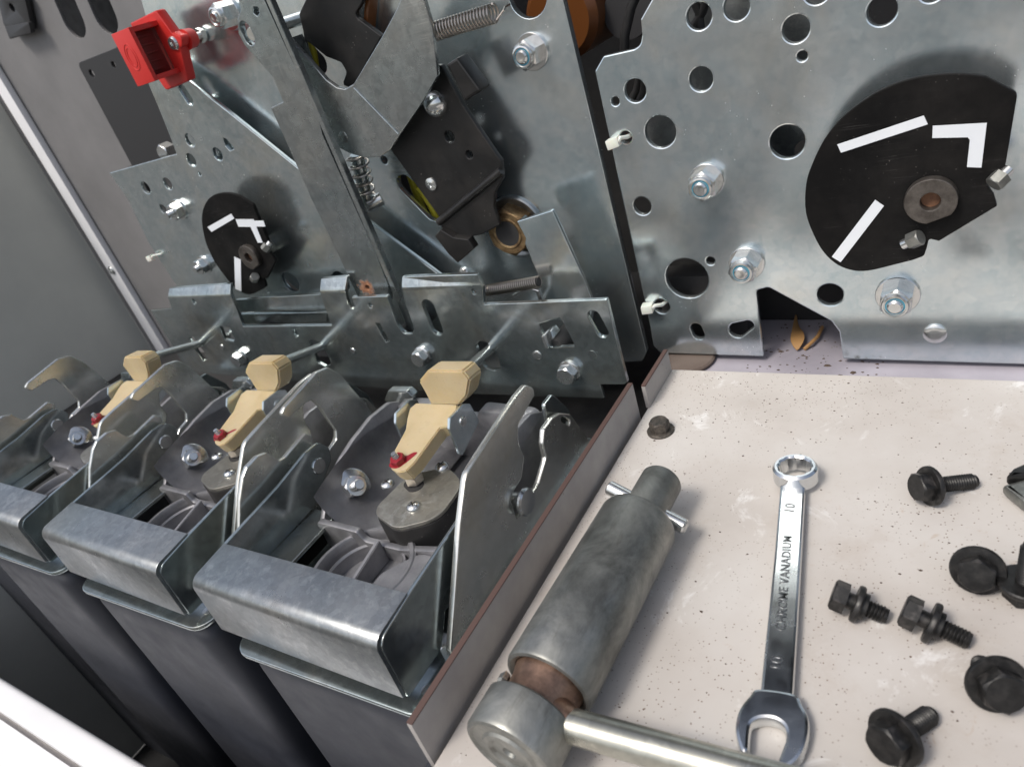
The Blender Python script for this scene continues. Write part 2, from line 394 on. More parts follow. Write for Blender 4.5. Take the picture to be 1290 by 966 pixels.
def oldsteel():
    m = mat('worn_grey_steel', (.4, .4, .38), .4, .85); n = NT(m)
    col = n.ramp(n.noise(38, 6, .7, dist=.5), (.28, (.10, .103, .095)), (.48, (.24, .245, .23)), (.7, (.40, .40, .37)))
    col = n.mix(n.ramp(n.noise(160, 4, .7, (1, .25, 1)), (.55, 0.0), (.72, .6)), col, (.12, .115, .10)); n.set('Base Color', col)
    n.set('Roughness', n.ramp(n.noise(80, 5), (.3, .36), (.7, .60))); n.bump(n.noise(300, 4), .12, .0005); return m
STEEL = oldsteel()
HEAT = mat('heat_tinted_steel', (.3, .2, .15), .4, .85); _n = NT(HEAT); _n.set('Base Color', _n.ramp(_n.noise(70, 5, .7), (.3, (.09, .06, .05)), (.55, (.33, .21, .15)), (.75, (.55, .42, .32))))
SPRING = mat('spring_steel', (.42, .38, .34), .32, 1.0)
BLUE = mat('blue_nylon_insert', (.045, .26, .38), .4)
def blackbolt():
    m = mat('black_oxide_steel', (.02, .02, .02), .36, .35); n = NT(m)
    n.set('Base Color', n.ramp(n.noise(220, 5, .7), (.35, (.010, .010, .010)), (.62, (.022, .0215, .021)), (.85, (.06, .055, .05)))); n.set('Roughness', n.ramp(n.noise(300, 4), (.3, .28), (.7, .55))); n.bump(n.noise(700, 3), .07, .0003); return m
BBOLT = blackbolt(); _n = NT(BBOLT); _g = _n.new('ShaderNodeNewGeometry'); _o = _n.b.inputs['Base Color'].links[0].from_socket; _n.set('Base Color', _n.mix(_n.math('MULTIPLY', _n.ramp(_g.outputs['Pointiness'], (.52, 0.0), (.60, 1.0)), _n.ramp(_n.noise(400, 4), (.48, .0), (.68, .45))), _o, (.11, .10, .095)))
BBOLT2 = mat('dusty_black_steel', (.08, .07, .06), .6, .3); _n = NT(BBOLT2); _n.set('Base Color', _n.ramp(_n.noise(250, 5, .7), (.35, (.022, .02, .018)), (.7, (.14, .12, .10))))
REDL = mat('red_lacquer', (.26, .012, .02), .35)
TIE = mat('white_nylon', (.72, .70, .62), .4, 0, **{'Subsurface Weight': .2})
YEL = mat('yellow_green_cable', (.42, .38, .02), .4)
ORANGE = mat('brown_epoxy', (.13, .045, .012), .3)
LEAF = mat('dry_leaf', (.36, .20, .075), .7)
PLASTIC = mat('dark_grey_plastic', (.028, .028, .03), .45)
ETCH = mat('stamped_lettering', (.22, .225, .23), .4, 1.0)

# ------------------------------------------------------------------ fasteners (axis -Y: out of the mechanism plates)
AXY = (0, -1, 0)
def lock_nut(parent, px, py, y, af=13, wr=9.5, rot=0.0, name='lock_nut', blue=True):
    c = on(1, y, px, py); M = frame((c.x, y, c.z), AXY, (math.sin(R_(rot)), 0, math.cos(R_(rot))))
    n = part(name, join(hexa(af, 8.5, M @ Matrix.Translation((0, 0, 1.6)), .9), lathe([(af * .46, 8.0), (af * .46, 11.4), (af * .42, 12.2), (af * .36, 12.4), (af * .35, 11.6)], M, 28)), BOLT, parent)
    part('washer', lathe([(4, 0), (wr, 0), (wr, 1.3), (wr - .3, 1.6), (4, 1.6)], M, 32, False), BOLT, n)
    part('nylon_ring', lathe([(af * .35, 11.55), (af * .27, 11.7), (af * .26, 10.5)], M, 24, False), BLUE if blue else BOLT, n)
    part('stud', lathe([(af * .26, 9), (af * .26, 12.6), (af * .2, 13.4), (af * .1, 13.4), (0, 13.1)], M, 20), BOLT, n)
    return n
def stud_nut(parent, px, py, y, af=12, rot=10, ln=14):
    c = on(1, y, px, py); M = frame((c.x, y, c.z), AXY, (math.sin(R_(rot)), 0, math.cos(R_(rot))))
    n = part('hex_nut', hexa(af, 6, M @ Matrix.Translation((0, 0, 1.4)), .8), BOLT, parent)
    part('washer', lathe([(3, 0), (af * .68, 0), (af * .68, 1.2), (3, 1.4)], M, 28, False), BOLT, n)
    part('stud', thread(3.0, ln, M), BOLT, n)
    return n
def hex_bolt(parent, px, py, y, af=10, rot=20):
    c = on(1, y, px, py); M = frame((c.x, y, c.z), AXY, (math.sin(R_(rot)), 0, math.cos(R_(rot))))
    n = part('hex_bolt', hexa(af, 5.6, M @ Matrix.Translation((0, 0, 1.4)), .8), BOLT, parent)
    part('washer', lathe([(3, 0), (af * .66, 0), (af * .66, 1.0), (af * .58, 1.5), (3, 1.5)], M, 28, False), BOLT, n)
    return n
def rivet(parent, px, py, y, r, h=1.2, name='rivet', m=None):
    c = on(1, y, px, py); M = frame((c.x, y, c.z), AXY)
    return part(name, lathe([(r, -.3), (r, h * .5), (r * .86, h * .85), (r * .5, h), (0, h)], M, 24), m or BOLT, parent)

# ================================================================== THE SETTING
GZ = -900
top('ground', box(-30000, 30000, -30000, 30000, GZ - 40, GZ, 0), CONC, kind='structure')
XL, YB, YF = -840, 403, 100
top('left_wall', sheet('yz', XL, [(403, 300), (385, 252), (265, 78), (150, -98), (60, -212), (60, -460), (403, -460)], 12, (), .5), OLIVE, kind='structure')
def bigslot(px, py, px2, py2, r):
    a, b = on(1, YB, px, py), on(1, YB, px2, py2); return slot((a.x, a.z), (b.x, b.z), r)
bp = [(XL, -120), (-430, -120), (-430, 420), (XL, 420)]
top('back_wall', sheet('xz', YB, bp, 3, [bigslot(92, 26, 68, -30, 14), bigslot(132, 20, 108, -36, 14)]), GREYP, kind='structure')
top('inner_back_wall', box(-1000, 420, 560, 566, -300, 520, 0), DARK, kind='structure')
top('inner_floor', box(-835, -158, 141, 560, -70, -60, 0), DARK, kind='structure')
top('front_wall', box(XL + 1, -150, YF + 34, YF + 40, -460, -32, 0), SLATE, kind='structure')
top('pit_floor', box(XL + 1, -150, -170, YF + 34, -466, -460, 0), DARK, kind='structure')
top('pit_side_blocker', box(-150.5, -148.5, -149, 134, -460, -5, 0), SLATE, kind='structure')  # unseen sheet, added to stop light entering the pit under the shelf
top('roof_light_blocker', box(-1000, 420, 352, 560, 430, 436, 0), DARK, kind='structure')  # unseen roof, added to keep light off the space behind the plates
top('ledge', box(-158, 320, 316, 470, -16, -12, .3), LEDGE, kind='structure')
# white flange strip on the corner of the left wall
ws = empty('corner_strip', (XL, YB - 4, -100), 'narrow white painted edge strip between the dark grey door panel and the grey rear panel', 'edge strip')
d1 = on(1, YB - 4, 0, 104); d2 = on(1, YB - 4, 172, 400); xw = (d1.x + d2.x) / 2
part('strip', box(xw - 1, xw + 17, YB - 7, YB - .5, -140, 420, 1.0), WHITE, ws)
c = on(1, YB - 8, 140, 341); Ms = frame((c.x, YB - 7, c.z), AXY)
sc_ = part('screw', lathe([(5, 0), (5, .8), (4, 1.8), (1.6, 2.2), (1.4, 1.0), (0, 1.0)], Ms, 20), BOLT, ws)
# front cabinet edge with rolled lip
fe = empty('front_sill', (-500, 50, -160), 'white painted front cabinet edge with a rounded lip at the lower left', 'cabinet edge')
part('lip', box(XL, 60, 45, 62.5, -165, -148.5, 5, seg=5), WHITE, fe)
part('panel', box(XL, 60, -8, 41.5, -166, -157, 1.5), WHITE, fe)
part('pit_front_blocker', box(XL, -150, -6, 2, -470, -166.5, 0), WHITE, fe)  # unseen, added to keep light from below out of the pit
part('groove', box(XL, 60, 41, 46, -170, -163, 0), GREYEDGE, fe)
# top-left: black bracket plate and latch clip on the rear panel
def sheetY(y, pts, r=0.0): return rounded(PY(y, pts), r)
bpl = top('angle_plate', sheet('xz', 384, sheetY(384, [(97, 80, 5), (145, 61), (200, 20), (245, 230), (166, 209, 1)], 1), 3, [HV(384, 115.5, 93, 6), HV(384, 143, 82, 5)]), PLASTIC,
          'dark grey bracket plate with two holes behind the red block', 'bracket')
part('support_post', box(-672, -650, 387, 403, 110, 150, 1), DARK, bpl)
c = on(1, 390, 17, 22)
lc = top('panel_clip', join(sheet('xz', 396, rounded(PY(396, [(-4, -6), (30, -6), (40, 38), (14, 48), (4, 30)]), 2), 5, [HV(396, 15, 10, 7)]), sheet('xz', 392, rounded(PY(392, [(6, 34), (36, 28), (39, 42), (12, 50)]), 1.5), 4)), PLASTIC, 'small dark metal clip with a round hole on the grey rear panel, top left corner', 'clip')

# ================================================================== SHELF
sh = empty('shelf', (-60, 200, -6), 'speckled off white painted shelf carrying the tools and loose bolts', 'shelf')
sx = -145.0
part('panel', sheet('xy', 0, rounded([(sx, -150), (330, -150), (330, 314.5), (sx + 1, 312.5)], 1.0), 4, bevel=.8), SHELF, sh)
wall = part('side_strip', box(sx - 3.6, sx - 1.4, 78, 271, -14, 18.4, .2), GREYEDGE, sh)
part('cut_edge', box(sx - 3.75, sx - 1.3, 78.2, 270.8, 18.42, 18.95, .1), EDGE, wall)
w2 = part('rear_strip', box(sx + .2, sx + 2.2, 276, 311, 0, 13, .2), GREYEDGE, sh); part('cut_edge', box(sx + .1, sx + 2.3, 276.2, 310.8, 13.02, 13.8, .1), EDGE, w2)
c = on(2, 1, 832, 541); M = frame((c.x, c.y, 0), (0, 0, 1), (1, .5, 0))
fb = part('hex_bolt', hexa(8.5, 5.2, M @ Matrix.Translation((0, 0, 1.3)), .7), BBOLT2, sh); part('washer', lathe([(2, .02), (6.6, .02), (6.6, .9), (6, 1.3), (2, 1.3)], M, 28, False), BBOLT2, fb)

# ================================================================== RIGHT MECHANISM PLATE
YP, YD = 340.0, 322.0
rp_out = PY(YP, [(850, -52), (806.8, 24.8, 1), (808.5, 45, 1), (806.5, 57, 4), (799, 62, 3), (760, 71, 1.5), (749.3, 90, 1.5), (819, 413), (823, 436, 3), (832, 445, 2), (961.7, 449.4, .5), (952.6, 366, 2.5), (968, 362, 3), (1047, 404.7, 2), (1057, 418, 2), (1062, 452.4, .5), (1450, 464), (1450, -80)])
kh = PY(YP, [(929, 416), (942.5, 409.8)]); sl2 = PY(YP, [(877, 414), (880, 421)])
rp_holes = [HY(YP, *h) for h in [(880.5, 21, 16), (927.8, 9, 16.5), (1029, -12, 17.5), (1002.5, 37, 17.5), (1010.5, 71, 6.5), (1111, 14, 19.5), (1174, -13, 17), (883, 100, 14.8), (800, 114.5, 13.5), (775, 128, 5), (831.7, 166.5, 19.5), (788.5, 173.4, 7.2), (991.6, 179, 22.3), (809, 259.7, 11), (865, 351, 26.5), (894.8, 328.8, 5.3), (833.8, 386, 9.5), (1045.7, 371.5, 16.5)]]
rp_holes += [slot(*kh, 4.6, 2.9), slot(*sl2, 3.3)]
rp = top('mechanism_plate', sheet('xz', YP, rounded(rp_out, 0), 3.5, rp_holes, .75), ZINC, 'large bright zinc plate with many round holes behind the bigger black dial, right side', 'metal plate', 'mechanism plates')
lock_nut(rp, 891, 227, YP, 13, 8.6, 8); lock_nut(rp, 941, 331, YP, 13, 9, 20); lock_nut(rp, 1131, 371, YP, 13, 9.6, 5)
rivet(rp, 1178, 420, YP, 5.0, 1.6)
# things glimpsed through its holes
rb_ = top('rear_rail', box(-164, 320, 386, 398, -11.8, 60, 1), DARK, 'dark rail behind the notch of the right plate', 'rail')
part('dark_hole_backing', box(-162, -113, 356, 372, -11.8, 34, 1), DARK, rb_)  # added dark block, blackens the view through the lower left holes
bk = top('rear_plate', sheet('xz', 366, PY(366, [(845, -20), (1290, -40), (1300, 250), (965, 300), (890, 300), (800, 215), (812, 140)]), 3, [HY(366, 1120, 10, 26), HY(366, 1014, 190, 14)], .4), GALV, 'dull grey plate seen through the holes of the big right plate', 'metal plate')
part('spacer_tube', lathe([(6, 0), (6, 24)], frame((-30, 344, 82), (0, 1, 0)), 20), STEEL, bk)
for k, (a, b) in enumerate([((868, -12), (884, 46)), ((892, -6), (870, 40)), ((806, 96), (790, 136)), ((812, 98), (800, 138))]):
    p, q = on(1, 356, *a), on(1, 356, *b)
    top('cable', tube([p, (p + q) / 2 + Vector((1, 2, 0)), q], 2.0, 10), RUBBER, ['short black cable crossing behind the upper hole of the right plate', 'black cable leaning the other way behind the upper hole of the right plate', 'black cable behind the hole beside the smallest upper left hole', 'thin black cable right of another behind the left hole'][k], 'cable')

HUBM = mat('dark_steel_hub', (.10, .09, .08), .45, .7); _n = NT(HUBM); _n.set('Base Color', _n.ramp(_n.noise(140, 5, .7), (.3, (.06, .052, .046)), (.7, (.17, .155, .14))))
# dial with its white marks
def dial(yf, dx, marks, label, name_pts):
    out = [(1282, 118, 3), (1242, 97), (1205, 93), (1164, 96.5), (1133, 104), (1102.5, 117.7), (1075, 136.5), (1054.7, 155), (1037.6, 177.4), (1024, 204.7), (1015.4, 232), (1015, 268), (1025.7, 298), (1038.5, 319.4), (1055.6, 334.3), (1077, 341.5), (1098, 340.7), (1126, 334), (1150, 328), (1164, 323, 2), (1168, 311, 3), (1170, 301, 1), (1183, 304, .6), (1256, 260, .6), (1252, 246, 1), (1243, 233, 1), (1248, 219, 1.5), (1266, 213, 3)]
    P = [(x + dx, z) + tuple(r) for x, z, *r in PY(yf, out)]; P = P[:1] + smooth_open(P[1:19]) + P[19:]
    o = top('position_dial', sheet('xz', yf, rounded(P, 0), 2.6, (), .4), BLACK, label, 'dial', 'black position dials')
    for mk in marks:
        q = PY(yf - .4, mk)
        part('white_mark', sheet('xz', yf - .45, q, .35, (), .05), MARK, o)
    h = on(1, yf, 1173, 249.5); hx, hz = h.x + dx, h.z
    Mh = frame((hx, yf, hz), AXY, (1, 0, 0))
    R = 9.6; fl = [(hx + R * math.cos(a), hz + R * math.sin(a)) for a in [R_(262 - 304 * k / 30) for k in range(31)]]
    hub = part('hub', sheet('xz', yf - 4.2, fl, 4.2, [circ(hx, hz, 3.7, 20)], .5), HUBM, o)
    part('bore', lathe([(3.6, .3), (3.6, .6), (0, .6)], Mh, 20), RUST, hub)
    for (px, py, ax, ln, nm) in [(1163, 296, (.86, -.25, .5), 6, 'clamp_screw'), (1249, 234, (-.6, -.55, -.5), 5.5, 'stop_screw')]:
        p = on(1, yf - 3, px, py); p = Vector((p.x + dx, yf - 4.0, p.z)); a = Vector(ax).normalized()
        Mb = frame(p - a * ln, a, (0, 0, 1))
        s = part(nm, hexa(6.2, ln * .85, Mb, .5), STEEL, o); part('shank', lathe([(2.2, -3), (2.2, 0.2)], Mb, 14), BOLT, s)
    Msh = frame((hx, yf + 2.6, hz), (0, 1, 0)); part('shaft', lathe([(6, 0), (6, 24)], Msh, 24), STEEL, o)
    return o
def K(ox, oy, s, pts): return [(ox + a / s, oy + b / s) + tuple(r) for a, b, *r in pts]
LM = [rounded(PY(321.6, K(850, 0, 2.932, [(953, 466), (1153, 455), (1133, 620), (1079, 618), (1088, 508), (951, 511)])), 0)]
m1_ = K(850, 0, 2.932, [(600, 535), (920, 428), (935, 460), (614, 565)]); m2_ = K(740, 200, 2.345, [(850, 122), (876, 140), (748, 306), (722, 290)])
m3_ = K(850, 0, 2.932, [(953, 466), (1153, 455), (1133, 620), (1079, 618), (1090, 518, 1), (1082, 508, 1), (951, 511)])
dial(YD, 0, [m1_, m2_, m3_], 'black dial with two white bars and a white corner mark on the right plate', None)
n1 = K(240, 220, 6.0375, [(128, 400), (308, 298), (333, 335), (160, 437)]); n2 = K(240, 220, 6.0375, [(332, 625), (382, 648), (386, 888), (340, 868)])
n3 = K(240, 220, 6.0375, [(343, 341), (478, 341), (484, 352), (554, 352), (570, 396), (500, 396), (549, 518), (512, 519), (457, 399), (364, 397)])
_hl, _hr = on(1, YD, 318, 322), on(1, YD, 1173, 249.5)
dial(YD, _hl.x - _hr.x, [n1, n2, n3], 'black dial with two white bars and a white T mark on the left plate', None)

# ================================================================== LEFT MECHANISM: main plate
YM = 352.0
mp_out = PY(YM, [(697, -52), (814.5, 443), (809, 455, 1), (500, 470), (250, 260), (163, -52)])
sA = PY(YM, [(384, 62), (401, 80)]); sB = PY(YM, [(510, 232), (545, 264)])
mp = top('mechanism_plate', sheet('xz', YM, mp_out, 4.5, [HY(YM, 664.5, -6, 24.5), slot(*sA, 6.5), slot(*sB, 6.2, 8.0), HV(YM, 484, 202, 5.5), HV(YM, 270, 14, 3)], .5), ZINC, 'large bright zinc plate behind the levers and springs of the left mechanism', 'metal plate', 'mechanism plates')
lock_nut(mp, 671, 65, YM, 13, 9.3, 12); lock_nut(mp, 289, 17, YM, 13, 10, 0, blue=False)
rivet(mp, 585, 344, YM, 4.2, 2.2)
# bearing in the main plate
c = on(1, YM, 650, 285); Mb = frame((c.x, YM, c.z), AXY)
be = part('bearing_ring', lathe([(14, 0), (19.5, 0), (19.5, 1.6), (18.6, 2.2), (14.8, 1.2), (14, .4)], Mb, 48, False), GALV, mp)
part('hex_nut', hexa(27, 11, Mb, 1.6), BRASS, be)
part('bore', lathe([(8.0, 11.12), (0, 11.12)], Mb, 28, False), DARK, be)
part('lip', join(lathe([(8.0, 11.05), (9.2, 11.5), (9.8, 11.2), (9.8, 10.2)], Mb, 28, False)), BRASS, be)
# dial plate
dp_out = PY(YP, [(186, 104), (199, 134.6), (214, 172), (222, 194, 2), (137.5, 218, 1), (161, 252), (187, 306), (222, 360), (268, 430), (600, 440), (575, 363), (553, 346), (375, 212), (297, 149), (240, 104), (205, 82)])
dph = [HV(YP, *h) for h in [(239, 177, 9.2), (240.6, 201.8, 9), (251.5, 219.4, 2.6), (274, 194.5, 9), (183.4, 236.8, 8.2), (211, 231.6, 8.2), (366, 355.5, 13), (429, 355, 13)]]
dph.append(rounded(PY(YP, K(120, 150, 3.864, [(620, 92), (640, 100), (676, 145), (655, 155), (632, 130)])), .6))
ds = PY(YP, [(229.5, 113), (238, 126)]); dph.append(slot(*ds, 3.6)); ds = PY(YP, [(205, 263), (212, 270)]); dph.append(slot(*ds, 3.6))
dp = top('dial_plate', sheet('xz', YP, dp_out, 3.2, dph, .5), ZINC3, 'zinc plate with a long diagonal upper edge and round holes behind the left dial', 'metal plate')
stud_nut(dp, 226, 264, YP, 12, 10, 13); stud_nut(dp, 258, 333, YP, 11, 30, 11)
# hidden fixing bolts glimpsed behind the dial plate
fx = top('fixing_bolt', hexa(12, 9, frame(on(1, 360, 216, 189), AXY), .8), BOLT, 'bolt head glimpsed above the corner of the left dial plate', 'bolt')
part('shank', lathe([(3, 0), (3, 40)], frame(on(1, 360, 216, 189), (0, 1, 0)), 14), BOLT, fx)

# vertical bar
YV = 311.0
bar_out = PY(YV, [(290, -40), (303, 12), (299, 25, 3), (300, 43), (307, 56, 4), (312, 62), (343.5, 97, 2), (356.5, 128.5, .3), (341, 136, .3), (375, 212), (390.6, 248), (425, 319), (448.7, 370), (452, 379), (490, 379), (489, 360), (473, 319), (406, 170), (401, 149), (332.6, 0), (316, -40)])
ps = PY(YV, [(308.5, 37), (314, 48)])
bar = top('locking_bar', sheet('xz', YV, rounded(bar_out, 0), 4.5, [slot(*ps, 3.9), rounded(PY(YV, K(300, 0, 6.44, [(125, 60), (160, 62), (172, 100), (155, 135), (122, 105)])), .8), HV(YV, 463, 362.5, 3.2)], .5), ZINCW, 'long narrow zinc locking bar running down from the top to the forked bracket', 'bar')
part('side_flange', prism([on(1, YV + .1, 332.6, 0) + Vector((0, 0, 30)), on(1, YV + .1, 473, 319), on(1, YV + .1, 509, 402), on(1, YV + .1, 513, 417), on(1, YV + .1, 519, 417), on(1, YV + .1, 515, 403), on(1, YV + .1, 479, 319), on(1, YV + .1, 338, 0) + Vector((0, 0, 30))], (0, 4.2, 0), .3), ZINCW, bar)
c = on(1, YV - 2, 312, 45); top('pin', lathe([(3.6, 0), (3.6, 40), (3.2, 40.4), (0, 40.4)], frame((c.x, YM, c.z), AXY), 24), BOLT, 'round steel pin in the short slot at the top of the locking bar', 'pin')
_c = on(1, YV, 462, 362) * S
rustm_ = zinc('zinc_bar_rusted', (.29, .335, .345), (.365, .395, .40), (.43, .44, .42), .20, .32, .12, scr=.35)
rustify(rustm_, tuple(_c - bar.location), .0085); bar.data.materials[0] = rustm_

# latch plate (curved hook plate)
YL = 322.0
lat = [(534, -30), (534, 0), (544.6, 36), (551, 96, 2), (530, 132), (503, 171, 1), (491.5, 189, 3), (478.6, 198, 3), (460.5, 199.5, 3), (440, 193.5, 2), (421, 183, 1), (412, 163), (388, 104), (362, 48), (352, 26), (356, 30), (364.7, 50), (390.6, 77.6), (411, 101, 4), (424, 110.5, 3), (434.6, 112.5, 3), (445, 106.5, 2), (481, 46.6), (500.6, 10, 2), (504.5, 0), (512, -30)]
la = top('latch_plate', sheet('xz', YL, rounded(PY(YL, lat), 0), 3, (), .5), ZINCW, 'large hook shaped zinc latch plate with a curved lower end, top centre', 'latch')
rivet(la, 432.5, 173, YL, 3.4, .5, m=ZINCW)
a, b = on(1, YL - .25, 446, 111), on(1, YL - .25, 502, 169)
part('crease', tube([a, b], .55, 8), ZINCW, la)
part('side_flange', prism([on(1, YL + 3, 361, 52), on(1, YL + 3, 418, 180), on(1, YL + 3, 420, 178), on(1, YL + 3, 363, 49)], (0, 12, 0)), ZINC2, la)
# black catch behind it
YK = 336.0
bc = top('black_catch', sheet('xz', YK, rounded(PY(YK, [(392, -30), (385, 0, 1), (376.3, 18, 2), (381.5, 39, 1), (383, 50), (389, 54), (411, 72), (429.4, 79, 2), (436.5, 91, 3), (432, 103.5), (433, 108), (441, 111.5, 1), (447.5, 104), (481, 46), (446, 20, 2), (456, 4), (462, -30)]), .5), 3.5, (), .6), BLKST, 'black steel catch plate behind the hook of the latch plate', 'catch')
part('brown_tab', box(-12, 12, -1.5, 1.5, -4, 4, .5, frame(on(1, 345, 466, 25), AXY, (.55, 0, .83))), ORANGE, bc)
# black bracket
YBK = 334.0
bb_out = [(520, 112), (546, 82, 2), (556, 82, 2), (583, 133, .5), (623, 192), (631, 203, 1), (633, 225), (623, 243, 2), (622, 262, 4), (629.5, 284, 1), (607, 296), (575, 302), (560, 303), (552, 272, .5), (491.6, 188.6), (504, 160)]
bb = top('black_bracket', sheet('xz', YBK, rounded(PY(YBK, bb_out), 0), 3.5, [HV(YBK, 566, 172.5, 7.5), HV(YBK, 591, 195, 5)], .7), BLKST, 'black steel bracket with a domed bolt and two screws, centre of the left mechanism', 'bracket')
part('raised_tab', sheet('xz', YBK - 9, rounded(PY(YBK - 9, K(460, 60, 6.44, [(655, 140), (742, 84), (938, 352), (805, 440)])), 1), 11, (), 1.2), BLKST, bb)
part('lower_tab', sheet('xz', YBK - 5, rounded(PY(YBK - 5, K(540, 200, 6.44, [(95, 575), (48, 627), (160, 775), (235, 848), (368, 730), (320, 655), (200, 640)])), .6), 6, (), .6), BLKST, bb)
a, b = on(1, YBK + .1, 553, 280), on(1, YBK + .1, 632, 215); part('bend_ridge', tube([a, (a + b) / 2, b], 2.4, 16), BLKST, bb)
c = on(1, YBK, 549, 131); part('dome_bolt', lathe([(7.2, 0), (7.0, 1.5), (6.0, 3.6), (4, 5.2), (1.8, 5.9), (0, 6)], frame((c.x, YBK, c.z), AXY), 28), BOLT, bb)
for px, py in ((543.5, 232),): 
    c = on(1, YBK, px, py); sm = part('countersunk_screw', lathe([(4.0, 0), (3.8, .9), (1.7, 1.5), (1.5, .5), (0, .4)], frame((c.x, YBK, c.z), AXY), 20), BOLT, bb)
# strip plate
YS = 324.0
stp = top('strip_plate', sheet('xz', YS, rounded(PY(YS, [(651, 279, .5), (695.5, 265, .8), (734, 349), (748, 385), (745, 405), (690, 405), (676.6, 344), (661, 307), (662, 300)]), 0), 3, (), .5), ZINC, 'upright zinc strip standing beside the bronze bearing nut', 'metal strip')
part('side_flange', prism([on(1, YS + .5, 651.5, 279), on(1, YS + .5, 664, 303), on(1, YS + .5, 666, 302), on(1, YS + .5, 654, 278.4)], (0, 9, 0), .3), ZINC2, stp)

# ---- springs
a, b = on(1, 330, 541, 42), on(1, 330, 623, 17)
sp1 = top('tension_spring', coil(a, b, 4.2, 21, .55), SPRING, 'coiled steel tension spring stretched beside the latch plate near the top edge', 'spring', 'coil springs')
part('hook', tube([b + Vector((0, 0, -3)), b + Vector((4, 2, 0)), on(1, 336, 636, 9), on(1, 344, 642, 6)], .5, 8), SPRING, sp1)
a, b = on(1, 316, 613, 366), on(1, 316, 679, 355)
sp2 = top('tension_spring', coil(a, b, 3.1, 26, .5), SPRING, 'tightly wound small tension spring lying along the top of the bracket', 'spring', 'coil springs')
part('hook', tube([a, on(1, 312, 603, 367), on(1, 305, 599, 367.5)], .55, 8), SPRING, sp2)
part('core', tube([a, b], 2.5, 12), DARK, sp2)
hk = top('wire_hook', tube([on(1, 322, 648, 372), on(1, 318, 660, 366), on(1, 316, 670, 362), on(1, 316, 677, 366), on(1, 318, 680, 374), on(1, 324, 682, 380)], 1.3, 10), BOLT, 'bent bright wire hook under the end of the small spring', 'hook')
a, b = on(1, 334, 449, 195), on(1, 334, 462, 252)
sp3 = top('compression_spring', coil(a, b, 6.4, 5.2, .75), SPRING, 'open compression spring hanging below the latch plate around a pin', 'spring', 'coil springs')
part('guide_pin', tube([a, b + (b - a) * .1], 4.2, 18), ZINC2, sp3)
part('ball_end', lathe([(4.2, -5), (4.4, 0), (4.2, 6), (3, 7.5), (0, 7.8)], frame(b + (b - a) * .1 + Vector((4, 3, 0)), (-.75, -.6, -.15)), 20), BOLT, sp3)

# ---- tie rails behind the bracket opening
for k, (y, pts, lb) in enumerate([(317, [(296, 378), (409, 370), (412, 391), (300, 393)], 'upper bluish zinc rail in the opening of the forked bracket'), (321, [(299, 396), (412, 393), (412, 406), (305, 408)], 'lower zinc rail in the opening of the forked bracket')]):
    top('rail', sheet('xz', y, PY(y, pts), 3, (), .4), ZINC2, lb, 'rail')

# ================================================================== FORKED LOWER BRACKET
YR = 302.0
br_out = [(190, 391, .5), (216, 389), (208.5, 366, .5), (285, 361, .5), (294, 380.5, 2), (306, 411, .5), (418, 410, .5), (409, 388.5), (399, 355, .5), (431.5, 352.5, .5), (438, 383, 2), (443, 391, 1.5), (447, 386, 1), (442.5, 374.5, .5), (487.5, 373, .8), (500, 409), (508.5, 421, 4), (519, 420.5, 3), (521.5, 414, 3), (510, 381), (507, 367), (502, 352, .5), (601, 345.5, .5), (608, 361), (609, 383.5, .8), (764, 377.5, .8), (790, 482), (786.6, 484.6, .3), (756, 484.6, .3), (760.5, 502, .5), (590, 496), (440, 486), (320, 476), (236, 468)]
def bo(px, py, px2, py2, r, r2=None):
    q = PY(YR, [(px, py), (px2, py2)]); return slot(*q, r, r2)
def poly(pts, r=.5): return rounded(PY(YR, pts), r)
C8 = (590, 330, 5.367); C7 = (420, 330, 6.44); C6 = (190, 330, 4.954)
br_holes = [bo(539.5, 386, 550, 414, 4.6), poly(K(*C7, [(340, 497), (375, 497), (452, 640), (425, 655)]), .4),
            poly(K(*C8, [(45, 565, 2), (80, 535, 3), (125, 545), (205, 655), (214, 715, 1), (180, 740, 3), (110, 715, 3)]), 1),
            poly(K(*C6, [(988, 500, 1), (1010, 485, 1), (1060, 505), (1120, 610), (1122, 640, 1), (1090, 655, 2), (1040, 630, 2)]), 1),
            poly(K(*C6, [(235, 478, 1), (262, 468, 1), (300, 520), (345, 580), (350, 610, 1), (325, 620, 1), (285, 560)]), 1),
            poly(K(*C8, [(478, 420), (620, 375), (655, 440), (722, 573), (560, 580), (490, 470)]), 1.2), bo(748, 399, 758.5, 418, 3.6),
            poly(K(*C6, [(428, 405), (490, 408), (522, 480), (515, 498), (460, 488)]), .8), bo(371, 416.5, 373, 422, 1.8), HV(YR, 597, 367.5, 3.2), HV(YR, 244, 380, 3.2), HV(YR, 466.5, 385, 3.0)]
zb = on(1, YR, 560, 364).z
def bendtabs(bm):
    for d in (0.0, .9, 1.8, 2.7, 3.6):
        bmesh.ops.bisect_plane(bm, geom=bm.verts[:] + bm.edges[:] + bm.faces[:], plane_co=(0, 0, zb + d), plane_no=(0, 0, 1))
    for v in bm.verts:
        if -470 > v.co.x or v.co.x < -255:
            h = v.co.z - zb
            if h > 0:
                t = min(h / 3.6, 1.0); a = R_(38)
                arc = 3.6 / a * (1 - math.cos(a * t)); v.co.y += arc + max(0, h - 3.6) * math.sin(a)
br = top('forked_bracket', sheet('xz', YR, rounded(PY(YR, br_out), 0), 3.2, br_holes, .45, bendtabs), ZINC2, 'long dark zinc bracket with slots and bent tabs behind the three rod ends', 'bracket')
hex_bolt(br, 718, 467, YR, 10.5, 20); hex_bolt(br, 533, 447, YR, 10, 30); hex_bolt(br, 304, 450, YR, 10.5, 0)
